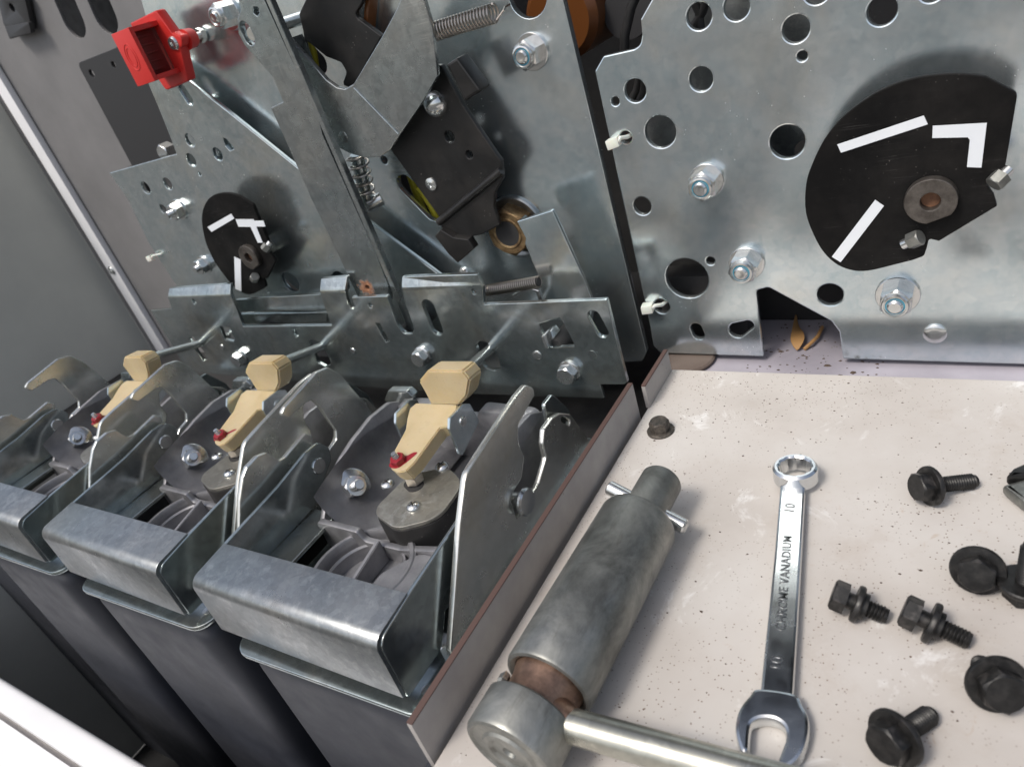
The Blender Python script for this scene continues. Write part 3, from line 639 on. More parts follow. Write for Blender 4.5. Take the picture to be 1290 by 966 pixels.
rivet(br, 677, 447.5, YR, 3.0, .8); rivet(br, 746, 447, YR, 2.8, .3, m=ZINC2); rivet(br, 445, 442, YR, 2.3, .8); rivet(br, 280, 437, YR, 2.3, .8)
for px, py in ((700, 440), (500, 430), (320, 425)):
    p = on(1, YR + 3.2, px, py); part('mounting_post', lathe([(6, 0), (6, 44)], frame((p.x, YR + 3.2, p.z), (0, 1, 0)), 16), DARK, br)
lt = top('small_catch', join(sheet('xz', 306, rounded(PY(306, K(*C8, [(500, 500), (540, 480), (575, 520), (560, 580), (530, 590)])), 1), 10), sheet('xz', 299, rounded(PY(299, K(*C8, [(488, 505), (508, 500), (540, 585), (522, 592)])), 1), 8)), BOLT, 'small bright metal catch in the square window of the forked bracket', 'catch')

# ================================================================== BUSHING UNITS (three alike)
X0, Y0, Z0 = -245.5, 190.0, -25.0
PITCH = 148.0
unit = empty('bushing_unit', (X0, Y0, Z0), 'nearest of the three zinc cable bushing units, beside the white shelf', 'bushing unit', 'bushing units in a row')
base = part('base_plate', sheet('xy', Z0, rounded([(-295, 96.5), (-174, 99.5), (-174, 278), (-295, 278)], 11), 2.6, (), .6), ZINC2, unit)
def K5(pts, o): return [(o[0] + a / 4.83, o[1] + b / 4.83) + tuple(r) for a, b, *r in pts]
XR, XLp = -180.0, -311.0
rp_ = [(124.2, -24.5, 3), (159.7, 21.3, 2), (173.6, 36.5, 8), (183.2, 38, 5), (222.2, 42.8), (231.8, 42.6, 3), (236.9, 37.4, 3), (235.5, 33.6, 1), (226, 32, 1), (216.5, 30, 3), (212.8, 23, 2), (213.3, 13.6, 3), (206.1, 6.2, 2), (198, 5.8, 2), (193.8, 3, 2), (193.4, -6.9, .6), (208.5, -7, 2), (217, -6, 2), (226.2, -1.1, 2), (229, .8, 1.5), (229.9, 8.5, 3), (234.5, 14.2, 3), (244, 14.3, 3), (251, 12), (260, 5, 4), (268, -14, 3), (271, -24.5)]
part('side_plate', sheet('yz', XR, rounded(rp_, 0), 3.0, [slot((251.8, 7.4), (256.2, 2.2), 1.5)], .7), ZINCM, unit, 'right side plate with a straight finger')
lp_ = [(98 + 18, -24.5, 2), (147, 22.7, 3), (154.7, 31.3, 3), (159.3, 34.2, 2), (167.2, 35, 2.5), (172.7, 33, 2), (174.2, 29.4, 1.5), (176.6, 24.4, 1.5), (180.4, 23.4, 2), (198.3, 26, 1.2), (201.3, 22.1, 1.2), (199.8, 17.4, 1), (192, 10, 2), (192, -4, 2), (200, 2), (207.3, 7.2, 1), (214.7, 8.7, 2), (217.2, 13.4, 2), (214.5, 31.8, 3), (212.4, 38.3, 2), (207.7, 39.8, 2), (194, 39.4, 2), (190.3, 44, 2), (194.7, 46.3, 1.5), (222.6, 50.2, 4), (231.6, 47.8, 5), (237.3, 38.3, 3), (244.7, 13), (252, -24.5)]
part('side_plate', sheet('yz', XLp, rounded(lp_, 0), 3.0, (), .7), ZINCM, unit, 'left side plate with a hook at the top')
# U-shaped cover
fl_ = [(103.6, -21.5, 1.5), (104.0, 11.6, 6), (128, 14.6), (165, 17.6), (188, 21.3, 4), (198, 20.8, 5), (203.2, 13, 4), (200.5, 6, 3), (177, -8.6, 1), (138, -9.6, 1), (128, -21.5, 1)]
cov = part('cover', sheet('yz', -186.2, rounded([(102.0, -19.5), (102.4, 13.2, 6), (125.6, 15.4, .3), (125.8, 13.4, .3), (104.5, 11.3, 4), (104.1, -19.4)], .3, 8), 117.6, (), .3), GALV, unit)
for xx in (-185.6, -303.8):
    f_ = part('flange', sheet('yz', xx, rounded(fl_, 0), 1.9, (), .55), ZINC2, unit)
    part('rivet', lathe([(4.6, 0), (4.6, .5), (4.2, .9), (0, 1.0)], frame((xx if xx > -200 else xx, 191.5, 9.2), (1, 0, 0)), 24), BOLT, f_)
part('side_tab', sheet('xy', -9.2, rounded([(-304.2, 138), (-286, 138), (-286, 177, 5), (-304.2, 177)], 1), 2.2, (), .5), ZINC2, unit)
# big pivot stud head on the right
part('pivot_stud', lathe([(4, -6), (4, 3.4), (6.4, 3.5), (6.9, 4.4), (6.8, 5.4), (6.0, 6.2), (0, 6.5)], frame((XR - 1.5, 199.5, -1.4), (1, 0, 0)), 28), BOLT, unit)
# cast housing: scoop walls, rim, front lip, ribs
cl_ = [(168, -24, 1), (169, -8, 3), (182, 6), (197.6, 12.6, 10), (209, 15.5, 10), (226.6, 18, 8), (243, 16.5, 6), (254, 10, 4), (258, -24)]
ca = part('cast_housing', join(sheet('yz', -288.5, rounded(cl_, 0), 3.5, (), 1.1), sheet('yz', -191.5, rounded(cl_, 0), 3.5, (), 1.1),
        sheet('xz', 246, rounded([(-289.5, -24), (-289.5, 12, 5), (-262, 13.5, 5), (-258, 6, 2), (-232, 6, 2), (-228, 13.5, 5), (-194, 12, 5), (-194, -24)], 0), 9, (), 1.2),
        sheet('xz', 166, rounded([(-291, -24), (-291, -6.5, 2), (-262, -7.5, 2), (-259, -13.5, 3), (-236, -14, 3), (-212, -9, 3), (-192, -6.5, 1), (-192, -24)], 0), 4, (), .8)), CAST, unit)
# concave inner scoop
def scoop():
    bm = bmesh.new(); n = 10; rows = []
    for j in range(9):
        t = j / 8; y = 170 + 76 * t; row = []
        top_z = 2 + 12 * math.sin(math.pi * min(1, .18 + .72 * t))
        for k in range(n + 1):
            a = k / n; x = -287.5 + 38 * (1 - math.cos(a * math.pi / 2)) * 1.0; z = top_z - (top_z + 18) * math.sin(a * math.pi / 2)
            row.append(bm.verts.new((x, y, z)))
        rows.append(row)
    for a, b in zip(rows, rows[1:]):
        for k in range(n): bm.faces.new((a[k], a[k + 1], b[k + 1], b[k]))
    bmesh.ops.solidify(bm, geom=bm.faces[:], thickness=1.5)
    return from_bm(bm, None, 60)
part('scoop', scoop(), CAST, ca)
part('floor', box(-288, -192, 168, 247, -24.4, -21, .5), CAST, ca)
part('bell', lathe([(28, -24.3), (28, -12.5), (27, -11.5), (25.2, -11.5), (24.4, -13), (24.2, -19.5), (23, -20.5), (21.6, -19.5), (21.2, -16), (20.2, -15.4), (19.4, -16.4), (19.2, -23.4), (0, -23.6)], frame((-247, 150, 0), (0, 0, 1), (1, 0, 0)), 56), CAST, ca)
part('rib', prism([(-249, 166, -9.5), (-249, 128, -16.5), (-249, 128, -23.5), (-249, 166, -23.5)], (2.6, 0, 0), .4), CAST, ca)
part('apron', sheet('xy', -12.2, rounded([(-234, 126), (-193, 126), (-193, 166), (-222, 166, 8), (-234, 150, 8)], 2), 3, (), .6), CAST, ca)
c = (-283.4, 190.5, -2.4); M = frame(c, (.85, -.2, .48), (0, 0, 1))
n_ = part('lock_nut', hexa(11, 7, M @ Matrix.Translation((0, 0, 1.4)), .9), BOLT, unit); part('washer', lathe([(3, -2), (10.5, -2), (10.5, .9), (9.6, 1.4), (3, 1.4)], M, 32, False), BOLT, n_); part('stud', thread(3, 14, M), BOLT, n_)
# bushing with oval metal cap and three screws
bx, by, bz = -240.5, 192.5, -1.5
ov = rounded([(-257, 176, 10), (-234, 168, 12), (-215, 180, 14), (-217, 206, 14), (-234, 216, 12), (-254, 206, 14)], 0, 7)
bu = part('bushing', sheet('xy', bz - 2.2, [(x * 1.0, y) for x, y in ov], 21, (), 1.2), RUBBER, unit)
cp = part('cap_plate', sheet('xy', bz, [(bx + (x - bx) * .985, by + (y - by) * .985) for x, y in ov], 2.2, (), .5), zinc('zinc_dusty_cap', (.24, .23, .205), (.30, .29, .26), (.36, .34, .29), .34, .5, 1.0, .75), bu)
for px, py in ((488.5, 610.5), (557, 588.5), (521, 639)):
    p = on(2, bz, px, py); Mq = frame((p.x, p.y, bz), (0, 0, 1), (random.random(), 1, 0))
    s_ = part('screw', lathe([(3.9, 0), (3.8, .7), (3.1, 1.7), (1.9, 2.3), (0, 2.5)], Mq, 22), BOLT, bu)
    part('cross_slot', join(box(-1.9, 1.9, -.35, .35, 1.9, 2.56, 0, Mq), box(-.35, .35, -1.9, 1.9, 1.9, 2.56, 0, Mq)), DARK, s_)
p = on(2, bz, 524, 607); Mq = frame((p.x, p.y, bz), (0, 0, 1), (1, .3, 0))
part('slot_hole', sheet('xy', bz + .12, slot((p.x - 2, p.y - 1), (p.x + 2, p.y - 3), 4.6), .3, (), .05), DARK, bu)
part('shaft_nut', join(hexa(9, 4.5, Mq @ Matrix.Translation((0, 0, 1)), .6), lathe([(2.2, 5), (2.2, 14)], Mq, 14)), zinc('nut_tan', (.48, .44, .38), (.55, .5, .44), (.6, .56, .5), .3, .45, .6), bu)
# nylon bell-crank lever: face outline measured, solid swept through
lx = -246.5
def arm_pt(px, py, zz0=13.5, slope=.22, y0=195):
    # plane through the arm's top face: z = zz0 + slope*(y-y0)
    d = ray(px, py); t = (zz0 + slope * (CAM.y - y0) - CAM.z) / (d.z - slope * d.y); return CAM + d * t
armf = K5([(560, 262, 0), (600, 228, 0), (690, 232, 0), (850, 234, 0), (845, 300, 0), (800, 372, 0), (745, 380), (700, 440), (590, 590), (540, 640), (490, 652), (448, 632), (436, 588), (465, 520), (535, 390), (545, 320)], (400, 460))
ap = [arm_pt(x, y) for x, y, *_ in armf]
lev = part('lever', prism(ap, (0, 2.8, -8.0), .5), NYLON, unit)
hy = arm_pt(400 + 770 / 4.83, 460 + 231 / 4.83).y
hf = K5([(612, 100), (668, 32), (905, 32), (935, 60), (962, 110), (905, 228), (696, 228), (650, 160)], (400, 460))
hf = K5([(612, 100), (668, 32), (880, 34), (925, 90), (908, 190), (862, 246), (690, 244), (650, 165)], (400, 460))
hp = [on(1, hy - 1.0, x, y) for x, y, *_ in hf]
part('head', prism(hp, (0, 12, -1.5), 1.0), NYLON, lev)
tipc = arm_pt(400 + 497 / 4.83, 460 + 585 / 4.83); Mt = frame(tipc, (0, -.22, 1), (1, 0, 0))
hn = part('hex_nut', hexa(7, 3.2, Mt @ Matrix.Translation((0, 0, .1)), .5), REDL, lev, 'small nut smeared with red lacquer'); part('stud', thread(1.7, 6.5, Mt), BOLT, hn)
part('red_mark', sheet('xy', 0, smooth([(-4.6, -3.6), (1, -4.4), (4.2, -1), (8, 6.2), (5.6, 6.6), (2.2, 3.8), (-1.5, 4.4), (-4.6, 2)]), .25, (), .05), REDL, lev)
rm = [o for o in COL.objects if o.name.startswith('red_mark')][-1]
for v in rm.data.vertices: v.co = (Mt @ (((v.co + wpos(lev)) / S) + Vector((0, 0, .12)))) * S - wpos(lev)
# fork plates
forkp = K5([(790, 322), (870, 236), (912, 232), (966, 330), (966, 345), (868, 545), (850, 540), (788, 385)], (400, 460))
xf = max(p.x for p in ap) + .5; xn = min(p.x for p in ap[:3])
fk = [on(0, xf, x, y) for x, y, *_ in forkp]
for dx in (0, xn - xf - 3.0):
    f_ = part('fork_plate', prism([p + Vector((dx, 0, 0)) for p in fk], (1.8, 0, 0), .25), ZINC, unit)
    if dx == 0:
        q = on(0, xf + 1.8, 400 + 884 / 4.83, 460 + 340 / 4.83); part('rivet', lathe([(3.0, 0), (2.8, .7), (1.6, 1.2), (0, 1.3)], frame((xf + 1.8, q.y, q.z), (1, 0, 0)), 20), ORANGE if False else BOLT, f_)
# pull rod
ra = on(1, hy + 10, 588, 466); rb = on(1, YR + 2, 617, 440); rd = (rb - ra).normalized()
part('pull_rod', tube([ra - rd * 2, rb, rb + rd * 40], 3.1, 18), ZINCR, unit)
# clip on the housing's rear corner
part('rear_clip', join(sheet('xz', 250, rounded(PY(250, K5([(400, 225), (425, 158), (540, 160), (580, 195), (572, 240), (500, 235)], (400, 460))), 1.5), 6, (), .8)), ZINC2, unit)
part('rear_brace', sheet('yz', -184.5, rounded([(243, 2), (247, 20, 2), (256, 20, 2), (266, 4), (270, -22), (245, -22)], 0), 2.4, (), .5), ZINC2, unit)
part('base_bolt', hexa(8, 4.5, frame((-188, 131, Z0), (0, 0, 1)), .6), BOLT, unit)
part('fold_relief', lathe([(2.6, .1), (2.6, .3), (0, .3)], frame((-183, 111, Z0), (0, 0, 1)), 14), BOLT, unit)
# ducts under the units
duct = top('bushing_duct', box(-293, -176, YF, YF + 34, -460, -28, 13, seg=7), SLATE, 'slate grey duct under the nearest bushing unit', 'duct', 'ducts below the bushing units')
for k, (lb, ld) in enumerate([('middle one of the three zinc cable bushing units', 'slate grey duct under the middle bushing unit'), ('leftmost of the three zinc cable bushing units, cut by the photo edge', 'dark slate duct under the leftmost bushing unit')]):
    before = set(COL.objects); u = copy_tree(unit); rng = random.Random(11 + k)
    for o in set(COL.objects) - before:            # each unit has its own smear of lacquer and its own nut and screw angles
        stem = o.name.split('.')[0]
        if stem in ('red_mark', 'hex_nut', 'cross_slot', 'lock_nut', 'shaft_nut'):
            me = o.data.copy(); o.data = me; c = Vector((0, 0, 0))
            for v in me.vertices: c += v.co / len(me.vertices)
            M = Matrix.Rotation(R_(rng.uniform(-35, 35)) if stem != 'lock_nut' else 0.1, 4, 'Z') if stem != 'red_mark' else Matrix.Rotation(R_((14, -18)[k]), 4, 'Z') @ Matrix.Diagonal(((1.15, .8)[k], (.7, 1.25)[k], 1, 1))
            for v in me.vertices: v.co = c + M @ (v.co - c)
    u.location.x -= PITCH * (k + 1) * S; u['label'] = lb
    d = copy_tree(duct); d.location.x -= PITCH * (k + 1) * S; d['label'] = ld

# ================================================================== RED BLOCK on the left mechanism
yk = 331.0; bxk = on(1, YM, 257, 43.5)
rk = empty('red_knob', (bxk.x - 20, yk, 205), 'red plastic block with a hollow side and an embossed oval, top left', 'plastic block')
YQ = 324.0
plo = K(120, 0, 6.44, [(280, 192, 1), (490, 86, 2), (622, 270, 1), (700, 300, 3), (705, 370, 3), (690, 395), (752, 660, 2), (572, 738, 3), (505, 640)])
part('back_plate', sheet('xz', YQ, rounded(PY(YQ, plo), .5), 7, [rounded(PY(YQ, K(120, 0, 6.44, [(335, 225), (452, 182), (645, 568), (525, 625)])), 1)], .8), RED, rk)
part('recess_back', sheet('xz', YQ + 7.5, rounded(PY(YQ + 7.5, K(120, 0, 6.44, [(300, 200), (500, 140), (660, 600), (480, 660)])), 1), 1.5, (), .3), REDSHADE, rk)  # darker red paints in the shade of the recess
ff = PY(303, K(120, 0, 6.44, [(124, 290), (258, 222), (484, 652), (352, 712)]))
xa = sum(p[0] for p in (ff[0], ff[3])) / 2; xb = sum(p[0] for p in (ff[1], ff[2])) / 2; za = (ff[2][1] + ff[3][1]) / 2; zt = (ff[0][1] + ff[1][1]) / 2
part('block', join(box(xa, xb, 303, 306, za, zt, .5), box(xa, xb, 306, YQ + .5, zt - 3, zt - .1, .3), box(xa, xb, 306, YQ + .5, za + .1, za + 3, .3), box(xa, xa + 3, 306, YQ + .5, za + 2, zt - 2, .2)), RED, rk)
ins_ = part('shade_block', box(xa + 3.1, xb - 8, 306.2, YQ - .2, za + 3.2, zt - 3.2, .2), REDSHADE, rk)  # added block; its darker red stands in for the cavity's shade
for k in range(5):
    zz = za + 6 + k * (zt - za - 12) / 4; part('rib', box(xb - 8, xb - 6, 308, YQ - 4, zz - .5, zz + .5, .2), REDSHADE, ins_)  # ribs share the painted shade colour
xm, zm = (xa + xb) / 2 - .5, (za + zt) / 2 + .5
for rx, rz in ((5.0, 7.6), (3.2, 5.4)):
    part('embossed_oval', tube([(xm + rx * math.cos(2 * math.pi * k / 36), 303.0, zm + rz * math.sin(2 * math.pi * k / 36)) for k in range(36)], .32, 6, closed=True), RED, rk)
c = on(1, YQ, 219, 55); part('screw', lathe([(4.3, 0), (4.2, .6), (3.4, 1.6), (1.4, 2.0), (1.2, .8), (0, .8)], frame((c.x, YQ, c.z), AXY), 20), BOLT, rk)
part('boss', lathe([(6.2, 0), (5.6, 6), (5.2, 7.0)], frame((c.x + 3, YQ + 6.5, c.z), (0, 1, 0)), 24), RED, rk)
rod_ = part('standoff', lathe([(2.4, 0), (2.4, YM - YQ - 5)], frame((bxk.x, YQ + 5, bxk.z), (0, 1, 0)), 16), BOLT, rk)
part('spring', coil((bxk.x, YQ + 8, bxk.z), (bxk.x, YM - 9, bxk.z), 5.2, 6, .7), DARK, rk)
part('nut', hexa(8, 4, frame((bxk.x, YM - 5, bxk.z), (0, 1, 0)), .5), BOLT, rk)

# ================================================================== CABLE TIES, insulator, cables, leaf, spacer
def tie(px, py, hx, hy, y, label, s=1.0):
    h = on(1, y - 4, px, py); k = on(1, y - 1, hx, hy); d = (k - h).normalized()
    t = top('cable_tie', box(-3.2 * s, 3.2 * s, -2.4, 2.4, -3.6 * s, 3.6 * s, .7, frame(h, (.2, -1, .1), (d.x, 0, d.z))), TIE, label, 'cable tie', 'nylon cable ties')
    part('strap', tube([h, h + Vector((4, -1.2, 1)) * s, (h + k) / 2 + Vector((1, -2, 1.5)), k, k + Vector((1, 8, -1))], 1.1 * s, 8), TIE, t)
tie(773, 180, 789, 173, YP, 'off white cable tie in the upper hole on the right plate left edge')
tie(816, 388, 834, 384, YP, 'off white cable tie in the lower hole on the right plate left edge')
tie(190, 325, 203, 320, YP, 'off white cable tie on the left edge of the dial plate', .8)
c = on(1, 420, 724, 36)
ins = top('insulator', lathe([(20, 0), (24, 5), (24, 60), (20, 66), (0, 66)], frame((c.x - 12, 425, c.z + 6), (0, 1, 0)), 40), ORANGE, 'round brown resin insulator glimpsed between the two big plates', 'insulator')
c = on(1, 430, 782, 20); hs = top('hose_fitting', lathe([(15, 0), (15, 20), (12, 24), (12, 60)], frame((c.x, 440, c.z), (0, 1, -.1)), 32), PLASTIC, 'grey metal fitting beside the brown insulator', 'fitting')
for k, (pts, r, y, m, lb) in enumerate([([(812, -30), (795, 10), (787, 45), (786, 100)], 2.6, 390, RUBBER, 'thick black cable hanging right of the brown insulator'), ([(757, 215), (762, 260), (775, 310), (790, 360), (800, 420)], 2.2, 372, RUBBER, 'black cable in the dark gap between the two big plates'),
        ([(389, 40), (396, 70), (400, 100)], 2.2, 366, YEL, 'yellow cable seen through the upper oval hole'), ([(515, 215), (523, 240), (534, 268), (540, 290)], 2.6, 370, YEL, 'yellow cable seen through the slot left of the black bracket'), ([(528, 235), (543, 258), (552, 278)], 2.6, 362, YEL, 'thin second yellow cable right of the first in the slot'),
        ([(224, -20), (233, 5), (216, 20), (210, 30)], 3.0, 372, RUBBER, 'black cable loop behind the red block'), ([(205, 150), (196, 185), (187, 230)], 1.4, 395, RUBBER, 'thin dark cable hanging below the red block')]):
    top('cable', tube([on(1, y, *q) for q in pts], r, 12), m, lb, 'cable')
lf = smooth([(-3, 14), (-1, 6), (3, -4), (4, -12), (0, -16), (-4, -12), (-4, -2)])
c = on(2, -11, 1005, 424)
def leafbend(bm):
    for v in bm.verts: v.co.z += 1.5 * abs(v.co.x) ** 1.2 * .4
leaf = top('dry_leaf', sheet('xy', 0, lf, .5, (), .1, leafbend), LEAF, 'narrow brown dry leaf under the notch of the right plate', 'leaf')
leaf.location = Vector((c.x, c.y, -10.8)) * S; leaf.rotation_euler = (0, 0, R_(8)); leaf.scale = (.85, 1.25, 1)
tw = top('twig', tube([on(2, -11, 1013, 440), on(2, -9, 1022, 432), on(2, -9, 1030, 424), on(2, -10, 1036, 412)], 1.0, 8), LEAF, 'short curved brown twig beside the dry leaf', 'twig')
c = on(2, -6, 858, 455); top('spacer', lathe([(15, 0), (16, 1), (16, 2), (15, 3), (0, 3)], frame((c.x, c.y + 9, -11.8), (0, 0, 1)), 32), GRIME, 'rusty flat spacer under the corner of the right plate', 'spacer')

# ================================================================== CRANK HANDLE on the shelf
AZ = 15.3
def AP(px, py, z=AZ): return on(2, z, px, py)
h_up, h_lo = AP(806, 655), AP(690, 862)
ax = (h_up - h_lo).normalized(); ax.z = 0; ax.normalize()
kr = empty('crank_handle', ((h_up.x + h_lo.x) / 2, (h_up.y + h_lo.y) / 2, 0), 'worn grey steel socket handle with a cross pin and bent crank arm on the shelf', 'crank handle')
L = (h_up - h_lo).length; Mh = frame(h_lo, ax, (0, 0, 1))
part('sleeve', lathe([(12.4, .6), (13.8, -.6), (14.8, -.2), (15.25, .8), (15.3, L * .35), (15.2, L - 3), (14.6, L - 1.2), (13.2, L), (0, L)], Mh, 56, False), STEEL, kr)
shk = part('shank', lathe([(8.5, L - .5), (8.5, L + 23), (7.9, L + 24), (6.8, L + 24.3), (0, L + 24.3)], Mh, 36, False), STEEL, kr)
pz = L + 7.5; pc = Mh @ Vector((0, 0, pz)); side = ax.cross(Vector((0, 0, 1))).normalized()
pd = (side + Vector((0, -.15, -.30))).normalized(); part('cross_pin', lathe([(2.5, -18), (3.1, -17.4), (3.1, 16.4), (2.5, 17), (1.5, 16.6), (0, 16.5)], frame(pc, pd), 20), BOLT, kr)
part('neck', lathe([(11.6, -12), (11.0, -8), (11.2, -3), (12.2, .8)], Mh, 36), HEAT, kr)
capE = part('end_cap', lathe([(14.4, -10.4), (15.2, -11.2), (15.2, -23.6), (14.6, -24.8), (13.6, -25.2), (12.8, -24.6), (9.4, -24.4), (8.6, -25.2), (7, -25.2), (5.8, -24.4), (2.4, -24.4), (1.8, -23.4), (0, -23.4)], Mh, 56), STEEL, kr)
p0 = Mh @ Vector((0, 0, -6)); p1 = AP(724, 915, 16); p2 = AP(885, 960, 16); dd = (p2 - p1).normalized()
wj = p1 - dd * 3
part('crank_arm', tube([wj, p1, p1 + dd * 40, p1 + dd * 110], [5.0, 5.2, 5.2, 5.2], 28), ZINCY, kr)
part('weld_joint', tube([p0, p0.lerp(wj, .5) + Vector((0, 0, 1)), wj + dd * 1.5], [6.0, 6.0, 5.3], 24), HEAT, kr)
part('weld_bead', lathe([(0, -1), (3.4, -.3), (4.0, 1.2), (2.6, 2.8), (0, 3.2)], frame(Mh @ Vector((3.5, -10.8, -7)), Mh.to_3x3() @ Vector((.3, -1, -.1)), (0, 0, 1)), 18, mod=lambda a: 1 + .18 * math.sin(3 * a) + .1 * math.cos(7 * a)), BOLT, kr)

# ================================================================== COMBINATION WRENCH
wc = PZ(4, [(1000, 588), (974, 912)])
wr = empty('wrench', ((wc[0][0] + wc[1][0]) / 2, (wc[0][1] + wc[1][1]) / 2, 0), 'chrome combination wrench with a ring and an open jaw lying on the shelf', 'wrench')
WZ = 5.2
def wz(pts): return PZ(WZ, pts)
shp = rounded(wz([(983, 606, 2), (975, 700), (957, 873), (999, 877), (1008, 730), (1015, 606, 2)]), 0)
def crown(bm):
    pass
part('shank', sheet('xy', WZ, shp, 4.0, (), 1.0), CHROME, wr)
jw = wz([(957, 868), (946, 877, 3), (934, 893, 4), (929, 912, 4), (930, 928, 3), (936, 945, 1.2), (944, 944, .8), (946, 926), (949, 911, 3), (960, 905, 3), (975, 906, 3), (986, 914, 3), (988, 930, 2), (979, 958, .8), (990, 964, 1), (1006, 950, 4), (1015, 926, 5), (1016, 905, 5), (1009, 888, 4), (999, 874)])
jc = PZ(WZ, [(973, 905)])[0]; jw = [(jc[0] + (q[0] - jc[0]) * 1.07, jc[1] + (q[1] - jc[1]) * 1.03) + tuple(q[2:]) for q in jw]
part('open_jaw', sheet('xy', WZ + .3, smooth(jw, 4), 5.0, (), 1.1), CHROME, wr)
rcx = on(2, 9.5, 1001, 587); dirw = Vector((wc[1][0] - wc[0][0], wc[1][1] - wc[0][1], 0)).normalized()
tilt = Vector((-dirw.x * .06, -dirw.y * .06, 1))
nn = 48; ro, ri = 8.6, 6.1
def ringmesh():
    bm = bmesh.new(); prof = [(0, 0, 7.0), (1, -.9, 7.0)]
    Mr = frame(Vector((rcx.x, rcx.y, 2.2)), tilt, dirw); rings = []
    for q in range(8):
        row = []
        for k in range(nn):
            a = 2 * math.pi * k / nn; inn = ri * (1 + .035 * math.cos(12 * a))
            r, z = [(inn, .6), (ri + .8, 0), (ro - .9, 0), (ro, .9), (ro, 6.4), (ro - .9, 7.3), (inn + .7, 7.3), (inn, 6.6)][q]
            row.append(bm.verts.new((r * math.cos(a), r * math.sin(a), z)))
        rings.append(row)
    for q in range(8):
        a, b = rings[q], rings[(q + 1) % 8]
        for k in range(nn): bm.faces.new((a[k], a[(k + 1) % nn], b[(k + 1) % nn], b[k]))
    return from_bm(bm, Mr, 30)
part('ring_head', ringmesh(), CHROME, wr)
def text(body, px, py, px2, py2, size):
    cu = bpy.data.curves.new('t', 'FONT'); cu.body = body; cu.size = size; cu.extrude = .12; cu.offset = .035; cu.align_x = 'CENTER'; cu.align_y = 'CENTER'; cu.space_character = 1.05; cu.resolution_u = 3
    o = bpy.data.objects.new('t', cu); COL.objects.link(o); me = bpy.data.meshes.new_from_object(o.evaluated_get(bpy.context.evaluated_depsgraph_get())); bpy.data.objects.remove(o)
    p, q = on(2, WZ, px, py), on(2, WZ, px2, py2); c = (p + q) / 2; t = (q - p).normalized(); t.z = 0
    M = frame((c.x, c.y, WZ + .05), (0, 0, 1), t)
    for v in me.vertices: v.co = (M @ v.co) * S
    return part('lettering', me, ETCH, wr)
text('CHROME VANADIUM', 984, 795, 993, 674, 4.3); text('10', 994.5, 646, 996.5, 634, 5.2); text('10', 978, 845, 980, 825, 5.2)

# ================================================================== LOOSE BLACK BOLTS
GB = 'loose black bolts on the shelf'
def loose(hx, hy, tx, ty, label, wpos_=0.0, wr_=7.4, ln=17, hr=9.6, tilt=None, zc=None, roll=0.0):
    """head centre and tip measured on the shelf; wpos_ = where the captive washer sits along the shank"""
    zc = wr_ if zc is None else zc
    h = on(2, zc, hx, hy); t = on(2, 3, tx, ty)
    d = Vector((t.x - h.x, t.y - h.y, 0)).normalized()
    sag = (zc - 3.0) / ln; d = Vector((d.x, d.y, -sag)).normalized()
    M = frame(h - d * 3, d, (math.sin(roll), math.sin(roll), math.cos(roll)))
    o = top('hex_bolt', hexa(hr, 4.6, M @ Matrix.Translation((0, 0, 4.6)) @ Matrix.Rotation(math.pi, 4, 'X'), .6), BBOLT, label, 'bolt', GB)
    w = 4.7 + wpos_
    part('washer', lathe([(2.8, w), (wr_ - .3, w), (wr_, w + .5), (wr_, w + 1.5), (wr_ - .4, w + 2), (4.4, w + 2.1), (4.4, w + 3.6), (2.8, w + 3.6)], M, 30, False), BBOLT, o)
    part('shank', join(lathe([(2.7, 4.4), (2.7, w + 3)], M, 16), thread(2.95, ln - w + 4.6, M, 1.0, w + 2)), BBOLT, o)
    return o
loose(1163, 613, 1221, 606, 'black bolt with dusty head lying alone right of the wrench ring', 0, 7.4, 17)
loose(1060, 752, 1122, 775, 'black bolt with its washer mid shank, just right of the wrench handle', 2.4, 6.2, 10.5, 9)
loose(1150, 773, 1215, 803, 'black bolt with its washer mid shank, head beside the tip of another bolt', 2.8, 6.6, 12.5, 9.2)
loose(1231, 722, 1237, 690, 'black bolt seen head on with a shiny washer rim, near the right edge', 0, 8.0, 11, 10)
loose(1262, 868, 1232, 828, 'large dark bolt with its head toward the viewer, lower right corner', 0, 8.2, 11, 10.5)
loose(1120, 934, 1172, 898, 'black bolt at the bottom edge pointing up to the right', 0, 7.8, 15, 10)
c = on(2, 0, 1289, 752); Mv = frame((c.x, c.y, 0), (.05, .1, 1), (1, .2, 0))
o = top('hex_bolt', hexa(10, 4.6, Mv, .4), BBOLT, 'black bolt standing upright on its head, cut by the right edge', 'bolt', GB)
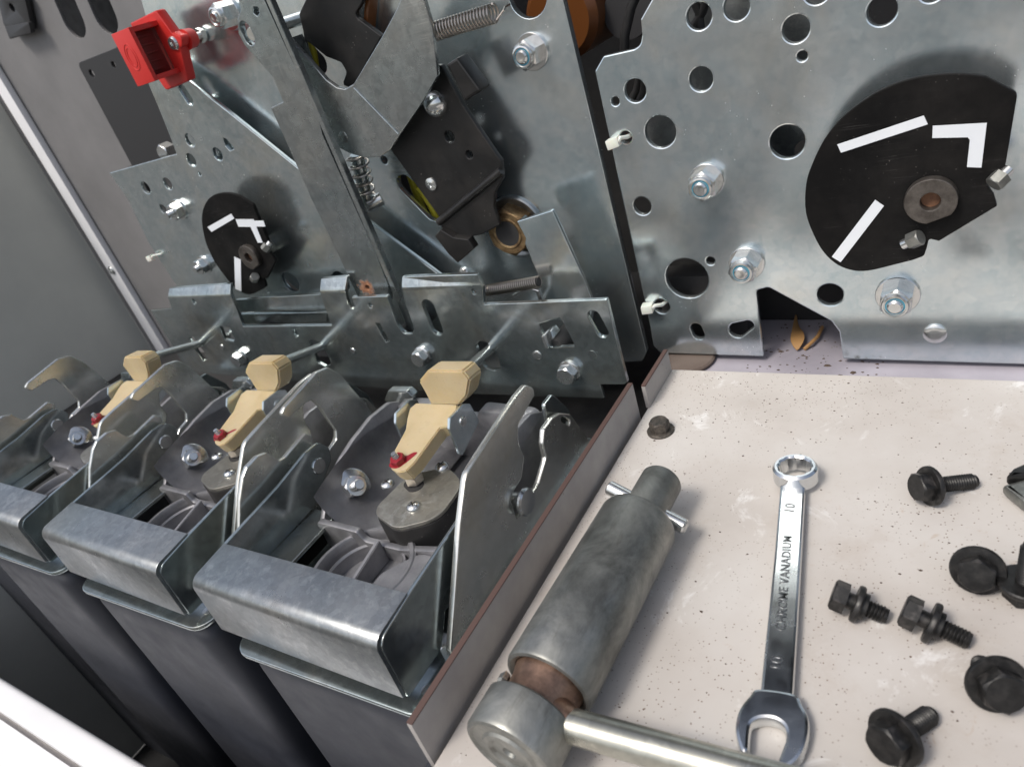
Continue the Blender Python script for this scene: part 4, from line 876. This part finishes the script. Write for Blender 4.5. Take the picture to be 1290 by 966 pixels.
part('washer', lathe([(2.8, 4.7), (7.7, 4.7), (8, 5.2), (8, 6.2), (7.6, 6.7), (2.8, 6.8)], Mv, 30, False), BBOLT, o); part('shank', thread(2.95, 15, Mv, 1.0, 6), BBOLT, o)

# ================================================================== PLIERS TIP at the right edge
pl = empty('pliers', (on(2, 4, 1290, 607).x + 10, on(2, 4, 1290, 607).y, 0), 'dark tips of a pair of pliers reaching in at the right edge', 'pliers')
ja = PZ(7, [(1267, 600), (1276, 590), (1290, 584), (1330, 580), (1340, 598), (1290, 599.5)]); jb = PZ(6, [(1263, 610), (1290, 602), (1340, 600), (1340, 650), (1290, 632)])
part('jaw', sheet('xy', 7.5, rounded(ja, .6), 5, (), 1.4), BBOLT, pl); part('jaw', sheet('xy', 6, rounded(jb, .6), 5, (), 1.6), STEEL, pl, 'lower jaw in worn steel')

# ================================================================== grit lying on the shelf and the ledge
def crumbs(n, place, lo, hi):
    bm = bmesh.new()
    for _ in range(n):
        x, y, z = place(); r = random.uniform(lo, hi) * (1.8 if random.random() < .06 else 1)
        a = random.uniform(0, 6.28); k = 5; ring = []
        for j in range(k):
            q = a + 2 * math.pi * j / k; rr = r * random.uniform(.55, 1.25); ring.append(bm.verts.new((x + rr * math.cos(q) * 1.3, y + rr * math.sin(q), z)))
        t = bm.verts.new((x + random.uniform(-.3, .3) * r, y + random.uniform(-.3, .3) * r, z + r * .7))
        for j in range(k): bm.faces.new((ring[j], ring[(j + 1) % k], t))
    return from_bm(bm, None, 20)
def on_shelf():
    while True:
        x, y = random.uniform(-138, 60), random.uniform(60, 310)
        w = .12 + .9 * math.exp(-((x + 95) / 45) ** 2 - ((y - 285) / 32) ** 2) + .35 * math.exp(-((x + 20) / 40) ** 2 - ((y - 215) / 40) ** 2)
        if random.random() < w: return x, y, .02
GRIT = mat('dark_grit', (.085, .06, .045), .9)
g = top('grit', crumbs(420, on_shelf, .12, .42), GRIT, kind='stuff'); g['label'] = 'dark grit scattered over the shelf'
g = top('grit', crumbs(170, lambda: (random.uniform(-110, -40), random.uniform(318, 384), -11.95), .2, .8), GRIT, kind='stuff'); g['label'] = 'brown grit on the lilac ledge behind the shelf'
